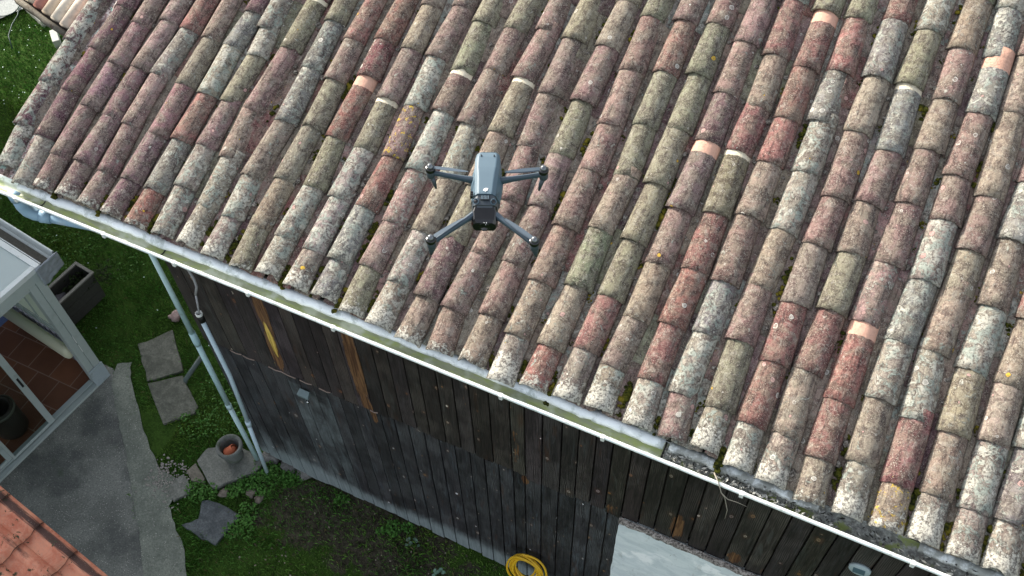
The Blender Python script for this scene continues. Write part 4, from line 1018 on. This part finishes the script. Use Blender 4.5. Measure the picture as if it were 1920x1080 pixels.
# ================================================================ wood store with pale tiles, top left
ws = thing('lean_to', 'small lean-to with clean cream and pink tiles behind the barn corner', 'shed', (-3.09, 2.97, -2.0))
beam = MB(); beam.tube([(-.86, .24, 0), (-.55, .15, .005), (-.3, .075, -.006), (.05, -.01, .0)], [.05, .045, .05, .045], 10, squash=.7)
beam.build('edge_beam', simple('lichened_edge_beam', (.17, .155, .125), .95, .5, 22, .004, dirt=(.09, .05, .03), dsc=14), ws, True)
cs_ = ((.66, .54, .41), (.70, .60, .47), (.46, .21, .17), (.66, .54, .41), (.72, .64, .53), (.66, .56, .46), (.6, .42, .34))
for k in range(7):
    x = -.80 + k * .165; y0 = .26 - (x + .86) * .27
    mb = MB()
    mb.tube([(x, y0 + .03, .045), (x - .01, y0 + .62, .20)], [.080, .072], 14)
    mb.tube([(x - .008, y0 + .55, .20), (x - .02, y0 + 1.2, .36)], [.080, .072], 14)
    mb.build('pale_tile', simple('pale_clay', cs_[k], .85, .12, 14, .002, dirt=tuple(q * .7 for q in cs_[k]), dsc=9), ws, True)
mb = MB(); mb.add([(-.9, .22, .0), (.4, -.10, .0), (.35, 1.3, .30), (-.95, 1.5, .30), (-.9, .22, -.05), (.4, -.10, -.05), (.35, 1.3, .25), (-.95, 1.5, .25)], [(0, 1, 2, 3), (4, 7, 6, 5), (0, 4, 5, 1), (1, 5, 6, 2), (2, 6, 7, 3), (3, 7, 4, 0)])
mb.build('deck', M_DARKWOOD, ws)
for x, y in ((-.8, 1.35), (.3, 1.2)):
    mb = MB(); mb.box(x - .04, y - .04, G + 2.0 - .1, x + .04, y + .04, -.04); mb.build('post', M_DARKWOOD, ws)
# kerb stones and hose loop by the terrace
for k, (p, q, z, lb) in enumerate((((-6.68, 5.03), (-6.12, 4.82), .11, 'long whitish kerb board beside the grey terrace'), ((-5.84, 4.70), (-5.62, 4.52), .12, 'short pale block lying in the grass near the roof corner'))):
    a, b_ = Vector((*p, 0)), Vector((*q, 0)); d_ = (b_ - a).normalized(); n_ = Vector((-d_.y, d_.x, 0)) * .05
    mb = MB(); vs = [(a - n_)[:2], (b_ - n_)[:2], (b_ + n_)[:2], (a + n_)[:2]]; mb.prism(vs, G - .02, G + z)
    tag(mb.build('kerb_stone', simple('pale_kerb', (.44, .44, .41), .85, .2, 12, .003), bevel=.01), lb, 'kerb')
mb = MB()
mb.tube([(-6.95 + .24 * math.cos(a), 4.86 + .22 * math.sin(a), G + .055 + .004 * math.sin(3 * a)) for a in [q / 30 * 2 * math.pi for q in range(31)]], .009, 6)
mb.tube([(-6.74, 4.96, G + .055), (-6.62, 4.80, G + .05), (-6.55, 4.6, G + .05), (-6.42, 4.38, G + .05), (-6.2, 4.2, G + .03)], .009, 6)
tag(mb.build('cable_loop', simple('dark_green_cable', (.02, .05, .045), .6), None, True), 'loop of dark green cable on the grey terrace', 'cable')

# ================================================================ grass, weeds, daisies
def inpoly(x, y, P):
    r = False; j = len(P) - 1
    for i in range(len(P)):
        if (P[i][1] > y) != (P[j][1] > y) and x < (P[j][0] - P[i][0]) * (y - P[i][1]) / (P[j][1] - P[i][1]) + P[i][0]: r = not r
        j = i
    return r
BLOCK = [P_DARK, P_PATH, [(-1.36, .87), (-1.12, 1.21), (-.66, .80), (-.95, .52)], [(-.93, .50), (-.64, .76), (-.25, .50), (-.22, .43), (-.46, .16)],
         [(.15, -.05), (.16, .13), (.37, .25), (.62, .29), (.80, .24), (.79, .10), (.67, -.03), (.49, -.245), (.34, -.17)], [(.10, -.18), (.15, -.07), (.33, -.175), (.37, -.23), (.22, -.25)],
         [(.04, -.34), (.10, -.22), (.26, -.30), (.28, -.38), (.19, -.52), (.08, -.45)], [(.43, -.69), (.54, -.56), (.47, -.38), (.54, -.35), (.88, -.37), (.85, -.56), (.82, -.70), (.66, -.70)],
         [(-2.5, .45), (-2.15, .45), (-2.15, 1.32), (-2.5, 1.32)], [(-6.62, 5.05), (-6.86, 4.55), (-7.3, 3.6), (-12, 3.6), (-12, 9), (-6.3, 9)]]
V, F, T_ = [], [], []
cnt = 0; tries = 0
BLOCK = BLOCK[:2] + [[(sum(q[0] for q in P) / len(P) + (p[0] - sum(q[0] for q in P) / len(P)) * .94, sum(q[1] for q in P) / len(P) + (p[1] - sum(q[1] for q in P) / len(P)) * .94) for p in P] for P in BLOCK[2:8]] + BLOCK[8:]
while cnt < 110000 and tries < 600000:
    tries += 1
    if tries % 3: x, y = rng.uniform(-7.4, .8), rng.uniform(.2, 5.3)
    else: x, y = rng.uniform(-.3, 4.2), rng.uniform(-2.2, .32)
    if x > .78 and y > .31: continue
    if y > 2.2 and x > -1.5: continue
    d = math.hypot((x - 2.1) * .52, (y - .02) * 1.5)
    dens = 1.0
    cl_ = mnoise.noise(Vector((x * 1.7, y * 1.7, 4))) + .6 * mnoise.noise(Vector((x * 5, y * 5, 9)))
    if d < .95: dens = .42 + max(0, cl_) * 1.5
    elif x > .9: dens = .45 + max(0, cl_) * .8
    if rng.random() > dens: continue
    ex, ey = x + rng.normal(0, .016), y + rng.normal(0, .016)
    if any(inpoly(ex, ey, P) for P in BLOCK): continue
    L = rng.uniform(.018, .05) * (1 + .6 * max(0, cl_)); W = rng.uniform(.0018, .0042); a = rng.uniform(0, 6.283); ln = rng.uniform(.3, 1.1)
    n0 = len(V); px, py = math.cos(a), math.sin(a); z = G + .018 * mnoise.noise(Vector((x * 2, y * 2, 0))) - .012
    V += [(x - py * W, y + px * W, z), (x + py * W, y - px * W, z), (x + px * L * ln * .45 + py * W * .7, y + py * L * ln * .45 - px * W * .7, z + L * .75), (x + px * L * ln, y + py * L * ln, z + L * .9)]
    F.append((n0, n0 + 1, n0 + 2, n0 + 3))
    g_ = rng.uniform(.6, 1.5); yl = max(0, mnoise.noise(Vector((x * 1.1, y * 1.1, 20)))) ; base = np.array((.080 + .09 * yl, .205 + .04 * yl, .034))
    if rng.random() < .05: base = np.array((.14, .13, .05))
    if x > .8 and rng.random() < .14: base = np.array((.11, .10, .05))
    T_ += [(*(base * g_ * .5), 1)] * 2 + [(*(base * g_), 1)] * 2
    cnt += 1
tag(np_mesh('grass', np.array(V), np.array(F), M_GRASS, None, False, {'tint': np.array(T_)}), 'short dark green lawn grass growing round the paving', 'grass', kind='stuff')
# broad leaved weeds
V, F, T_ = [], [], []
def disc_leaf(x, y, z, r, tone, tl):
    n0 = len(V); a0 = rng.uniform(0, 6.28)
    ax, ay = rng.normal(0, tl), rng.normal(0, tl)
    for k in range(6):
        a = a0 + k * math.pi / 3; rr = r * (1 if k % 3 else .75); dx, dy = rr * math.cos(a), rr * math.sin(a)
        V.append((x + dx, y + dy, z + dx * ax + dy * ay)); T_.append((*(np.array(tone) * rng.uniform(.85, 1.15)), 1))
    F.append((n0, n0 + 1, n0 + 2, n0 + 3)); F.append((n0, n0 + 3, n0 + 4, n0 + 5))
clumps = [(.83, .16, .13, 130), (1.05, .24, .14, 150), (.92, .02, .14, 150), (.75, -.06, .10, 110), (1.16, .22, .12, 120), (.68, -.15, .09, 80), (.34, -.33, .13, 110), (.46, -.28, .10, 70), (2.38, .18, .09, 90), (2.52, .26, .07, 70), (2.28, .10, .05, 30), (1.74, .24, .08, 40),
          (.95, -.30, .12, 80), (1.02, -.45, .12, 70), (.92, -.52, .10, 60), (-.35, .40, .12, 60), (-.10, .30, .2, 90), (-2.9, 1.6, .3, 60), (-3.3, 1.9, .3, 60), (-3.0, 1.25, .25, 50), (-2.2, 1.7, .25, 50), (.2, .5, .25, 110), (-.1, .75, .25, 110), (.42, .55, .15, 60)]
for cx, cy, r, n_ in clumps:
    for k in range(int(n_ * 1.6)):
        a, q = rng.uniform(0, 6.28), r * math.sqrt(rng.uniform(0, 1)); x, y = cx + q * math.cos(a), cy + q * math.sin(a)
        if any(inpoly(x, y, P) for P in BLOCK[:4]) or (x > .76 and y > .29): continue
        t = rng.uniform(.6, 1.3)
        disc_leaf(x, y, G + rng.uniform(.01, .075), rng.uniform(.006, .014), (.048 * t, .135 * t, .022 * t), .5)
for k in range(9): disc_leaf(2.62 + rng.normal(0, .03), .10 + rng.normal(0, .03), G + .03, .02, (.14, .22, .17), .3)
for k in range(9): disc_leaf(3.0 + rng.normal(0, .03), -.02 + rng.normal(0, .03), G + .03, .02, (.14, .24, .18), .3)
# litter of dead leaves on the soil
for k in range(300):
    x, y = rng.uniform(1.1, 3.9), rng.uniform(-1.0, .27); q = rng.choice([.05, .1, .2, .3])
    disc_leaf(x, y, G + .012 + rng.uniform(0, .01), rng.uniform(.003, .011), (q, q * .88, q * .7), .6)
n_w = len(V)
Vn = np.array(V); Fn = np.array(F)
tag(np_mesh('weeds', Vn, Fn, M_GRASS, None, False, {'tint': np.array(T_)}), 'low broad leaved green weeds at the foot of the plank wall and around the stones', 'weeds', kind='stuff')
V, F, T_ = [], [], []
for k in range(230):
    x, y = rng.uniform(-7, .5), rng.uniform(.6, 5)
    if k < 120: x, y = rng.uniform(-7, -4.6), rng.uniform(2.2, 5)
    if any(inpoly(x, y, P) for P in BLOCK): continue
    disc_leaf(x, y, G + rng.uniform(.03, .05), rng.uniform(.005, .009), (.60, .74, .70), .2)
tag(np_mesh('daisies', np.array(V), np.array(F), M_GRASS, None, False, {'tint': np.array(T_)}), 'tiny white daisies scattered over the lawn on the left', 'daisies', kind='stuff')

# ================================================================ drone
dr = thing('drone', 'grey blue quadcopter hovering above the roof with its camera facing the viewer', 'drone', (4.375, -1.088, 3.061))
M_DR = simple('blue_grey_drone_shell', (.068, .115, .150), .5, .05, 20, spec=.5)
M_DR2 = simple('dark_drone_plastic', (.045, .058, .07), .4, .05, 20, spec=.5)
M_DR3 = simple('slate_drone_arms', (.045, .068, .092), .35, .05, 20, spec=.5)
M_CAP = simple('dark_motor_cap', (.16, .17, .18), .3, .1, 20, metal=.8)
M_BLK = simple('black_gloss', (.006, .006, .007), .18, .1, 20, spec=.6)
DS = 1.0
def loft(mb, secs):
    """secs: (y, z0, z1, half width bottom, half width top, chamfer)"""
    n = 10; vs = []
    for (y, z0, z1, wb, wt, ch) in secs:
        zm = z0 + (z1 - z0) * .45; wm = max(wb, wt) * 1.03
        ring = [(-wb * .8, z0), (wb * .8, z0), (wb, z0 + ch), (wm, zm), (wt + .002, z1 - ch), (wt - ch * .8, z1), (-(wt - ch * .8), z1), (-(wt + .002), z1 - ch), (-wm, zm), (-wb, z0 + ch)]
        vs += [(x, y, z) for x, z in ring]
    m = len(secs)
    fs = [(i * n + k, i * n + (k + 1) % n, (i + 1) * n + (k + 1) % n, (i + 1) * n + k) for i in range(m - 1) for k in range(n)]
    fs += [tuple(range(n)), tuple((m - 1) * n + k for k in range(n))[::-1]]
    fs = [f[::-1] for f in fs]
    mb.add(vs, fs)
# body: +y is the nose (camera end)
mb = MB()
loft(mb, [(-.108, -.018, .026, .024, .024, .006), (-.104, -.026, .032, .031, .030, .008), (-.085, -.032, .035, .036, .033, .009), (-.045, -.034, .037, .040, .033, .010), (-.028, -.034, .037, .044, .031, .010),
          (0, -.034, .036, .043, .029, .010), (.045, -.032, .034, .038, .026, .009), (.052, -.032, .033, .036, .0255, .009)])
body = mb.build('body', M_DR, dr, False, .0025)
mb = MB(); loft(mb, [(.053, -.030, .030, .035, .0255, .007), (.062, -.030, .027, .035, .027, .007), (.078, -.028, .020, .034, .027, .008), (.088, -.022, .010, .032, .026, .007)])
nose = mb.build('nose', M_DR2, dr, False, .002)
mb = MB(); mb.box(-.012, .0535, .0285, .012, .070, .0315); mb.build('vent_grille', M_BLK, nose)
mb = MB()
for k in range(6): mb.box(-.0105 + k * .0038, .0545, .0316, -.009 + k * .0038, .069, .0326)
mb.build('grille_bars', M_DR, nose)
for sx in (-1, 1):
    mb = MB(); Ms = Matrix.Translation((sx * .0235, .070, .0225)) @ Matrix.Rotation(R(-28), 4, 'X') @ Matrix.Rotation(R(sx * 10), 4, 'Y')
    mb.lathe([(.0085, 0), (.0085, .004), (.0072, .0048), (.0066, .0025), (0, .0025)], 20, Ms); sn = mb.build('vision_sensor', M_DR, nose, True)
    mb = MB(); mb.lathe([(.0058, .0028), (.004, .0042), (0, .0046)], 16, Ms); mb.build('lens', M_BLK, sn, True)
    mb = MB()
    for k in range(3): mb.box(sx * .0355 - .002, .036 + k * .007, .016 - .001, sx * .0355 + .0035 * sx + .002, .0395 + k * .007, .026)
    mb.build('side_vent', M_BLK, body)
    mb = MB(); mb.box(sx * .018 - .0012, -.0915, .0345, sx * .018 + .0012, -.085, .0372); mb.build('battery_latch', M_BLK, body)
# gimbal camera
gim = MB(); loft(gim, [(.080, -.034, .016, .030, .028, .004), (.092, -.038, .010, .036, .033, .006), (.112, -.040, .000, .035, .032, .007), (.121, -.036, -.010, .028, .026, .006)])
gc = gim.build('gimbal_camera', M_BLK, dr, False, .003)
mb = MB(); Mg = Matrix.Translation((0, .117, -.022)) @ Matrix.Rotation(R(-80), 4, 'X'); mb.lathe([(.015, -.004), (.015, .006), (.013, .007), (.011, .004), (0, .003)], 24, Mg); mb.build('lens', M_BLK, gc, True)
mb = MB()
for (x, z) in ((-.006, -.010), (.000, -.0095), (-.004, -.017)): mb.lathe([(.0014, 0), (.0009, .001), (0, .0012)], 8, Matrix.Translation((x, .1205, z + .004)) @ Matrix.Rotation(R(-50), 4, 'X'))
mb.build('indicator_dots', simple('white_dot', (.85, .88, .9), .2), gc)
# emblem: small white mark on the shell
tc = bpy.data.curves.new('emblem', 'FONT'); tc.body = 'dji'; tc.size = .013; tc.align_x = 'CENTER'; tc.align_y = 'CENTER'; tc.extrude = .0004; tc.offset = .0006; tc.shear = .25
to_ = bpy.data.objects.new('emblem_curve', tc); C.objects.link(to_); dg = bpy.context.evaluated_depsgraph_get()
me = bpy.data.meshes.new_from_object(to_.evaluated_get(dg)); bpy.data.objects.remove(to_)
em = bpy.data.objects.new('emblem', me); C.objects.link(em); em.parent = body; em.location = (0, .037, .0352); em.rotation_euler = (R(-1.8), 0, R(180)); em.data.materials.clear(); em.data.materials.append(simple('white_print', (.85, .87, .88), .5))
# arms, motors, legs, blades
arms = [(-1, -1, (.040, -.024, .004), (.157, -.040, .016)), (1, -1, (.040, -.024, .004), (.157, -.040, .016)), (-1, 1, (.030, .092, -.006), (.138, .186, -.016)), (1, 1, (.030, .092, -.006), (.138, .186, -.016))]
for sx, sy, a, b_ in arms:
    a = Vector((a[0] * sx, a[1], a[2])); b_ = Vector((b_[0] * sx, b_[1], b_[2])); d_ = (b_ - a).normalized()
    mb = MB(); mb.tube([a - d_ * .012, a + d_ * .006, a + d_ * .03, a.lerp(b_, .6), b_ - d_ * .012, b_], [.0135, .0125, .0100, .0085, .0088, .0095], 8, squash=.75)
    arm = mb.build('arm', M_DR3, dr, True, .001)
    mb = MB(); Mm = Matrix.Translation(b_)
    mb.lathe([(0, -.016), (.0115, -.016), (.0128, -.012), (.0128, .006), (.0115, .008)], 24, Mm); mot = mb.build('motor', M_DR2, arm, True)
    mb = MB(); mb.lathe([(.0135, .0075), (.0145, .010), (.0145, .019), (.0125, .0215), (0, .0215)], 24, Mm); mb.build('motor_bell', M_BLK, mot, True)
    mb = MB(); mb.lathe([(.0095, .0218), (.0095, .0255), (.0075, .0275), (.0055, .0315), (.0035, .0325), (0, .0325)], 20, Mm); mb.build('hub_cap', M_CAP, mot, True)
    # landing leg
    mb = MB(); lg = Vector((-.012 * sx, .016 if sy < 0 else .004, -.050)) if sy < 0 else Vector((.004 * sx, .006, -.040))
    mb.tube([b_ + Vector((0, 0, -.012)), b_ + lg * .6, b_ + lg], [.0105, .0085, .0040], 8, squash=.7); mb.build('landing_leg', M_DR2, arm, True)
    # two blades at rest, folded back along the arm
    for q, off in ((0, .0012), (1, -.0012)):
        back = -d_; side = Vector((-back.y, back.x, 0)).normalized(); vs = []
        nb = 9
        for i in range(nb):
            f_ = i / (nb - 1); ch = .0058 * (math.sin(math.pi * min(1, .22 + .74 * f_)) ** .6); p = b_ + Vector((0, 0, .0205 + .001 * q)) + back * (.010 + .098 * f_) + side * off * (1 - .4 * f_)
            p.z = b_.z + .021 + .0012 * q - .0005 * f_
            for s_, hz_ in ((-ch, .0006), (ch, -.0006)):
                vs.append(p + side * s_ + Vector((0, 0, hz_ + .0006))); vs.append(p + side * s_ + Vector((0, 0, hz_ - .0002)))
        fs = []
        for i in range(nb - 1):
            k = i * 4; fs += [(k, k + 2, k + 6, k + 4), (k + 1, k + 5, k + 7, k + 3), (k, k + 4, k + 5, k + 1), (k + 2, k + 3, k + 7, k + 6)]
        fs += [(0, 1, 3, 2), (nb * 4 - 4, nb * 4 - 2, nb * 4 - 1, nb * 4 - 3)]
        mb = MB(); mb.add(vs, fs); mb.build('blade', simple('grey_blade', (.06, .085, .11), .45, .05), mot, False)
dr.rotation_euler = (0, 0, math.atan2(-.392, -.92) if 0 else 0)
# nose points towards the viewer and slightly right
hd = Vector((.392, -.92, 0)); dr.rotation_euler = (0, 0, math.atan2(hd.y, hd.x) - math.pi / 2)
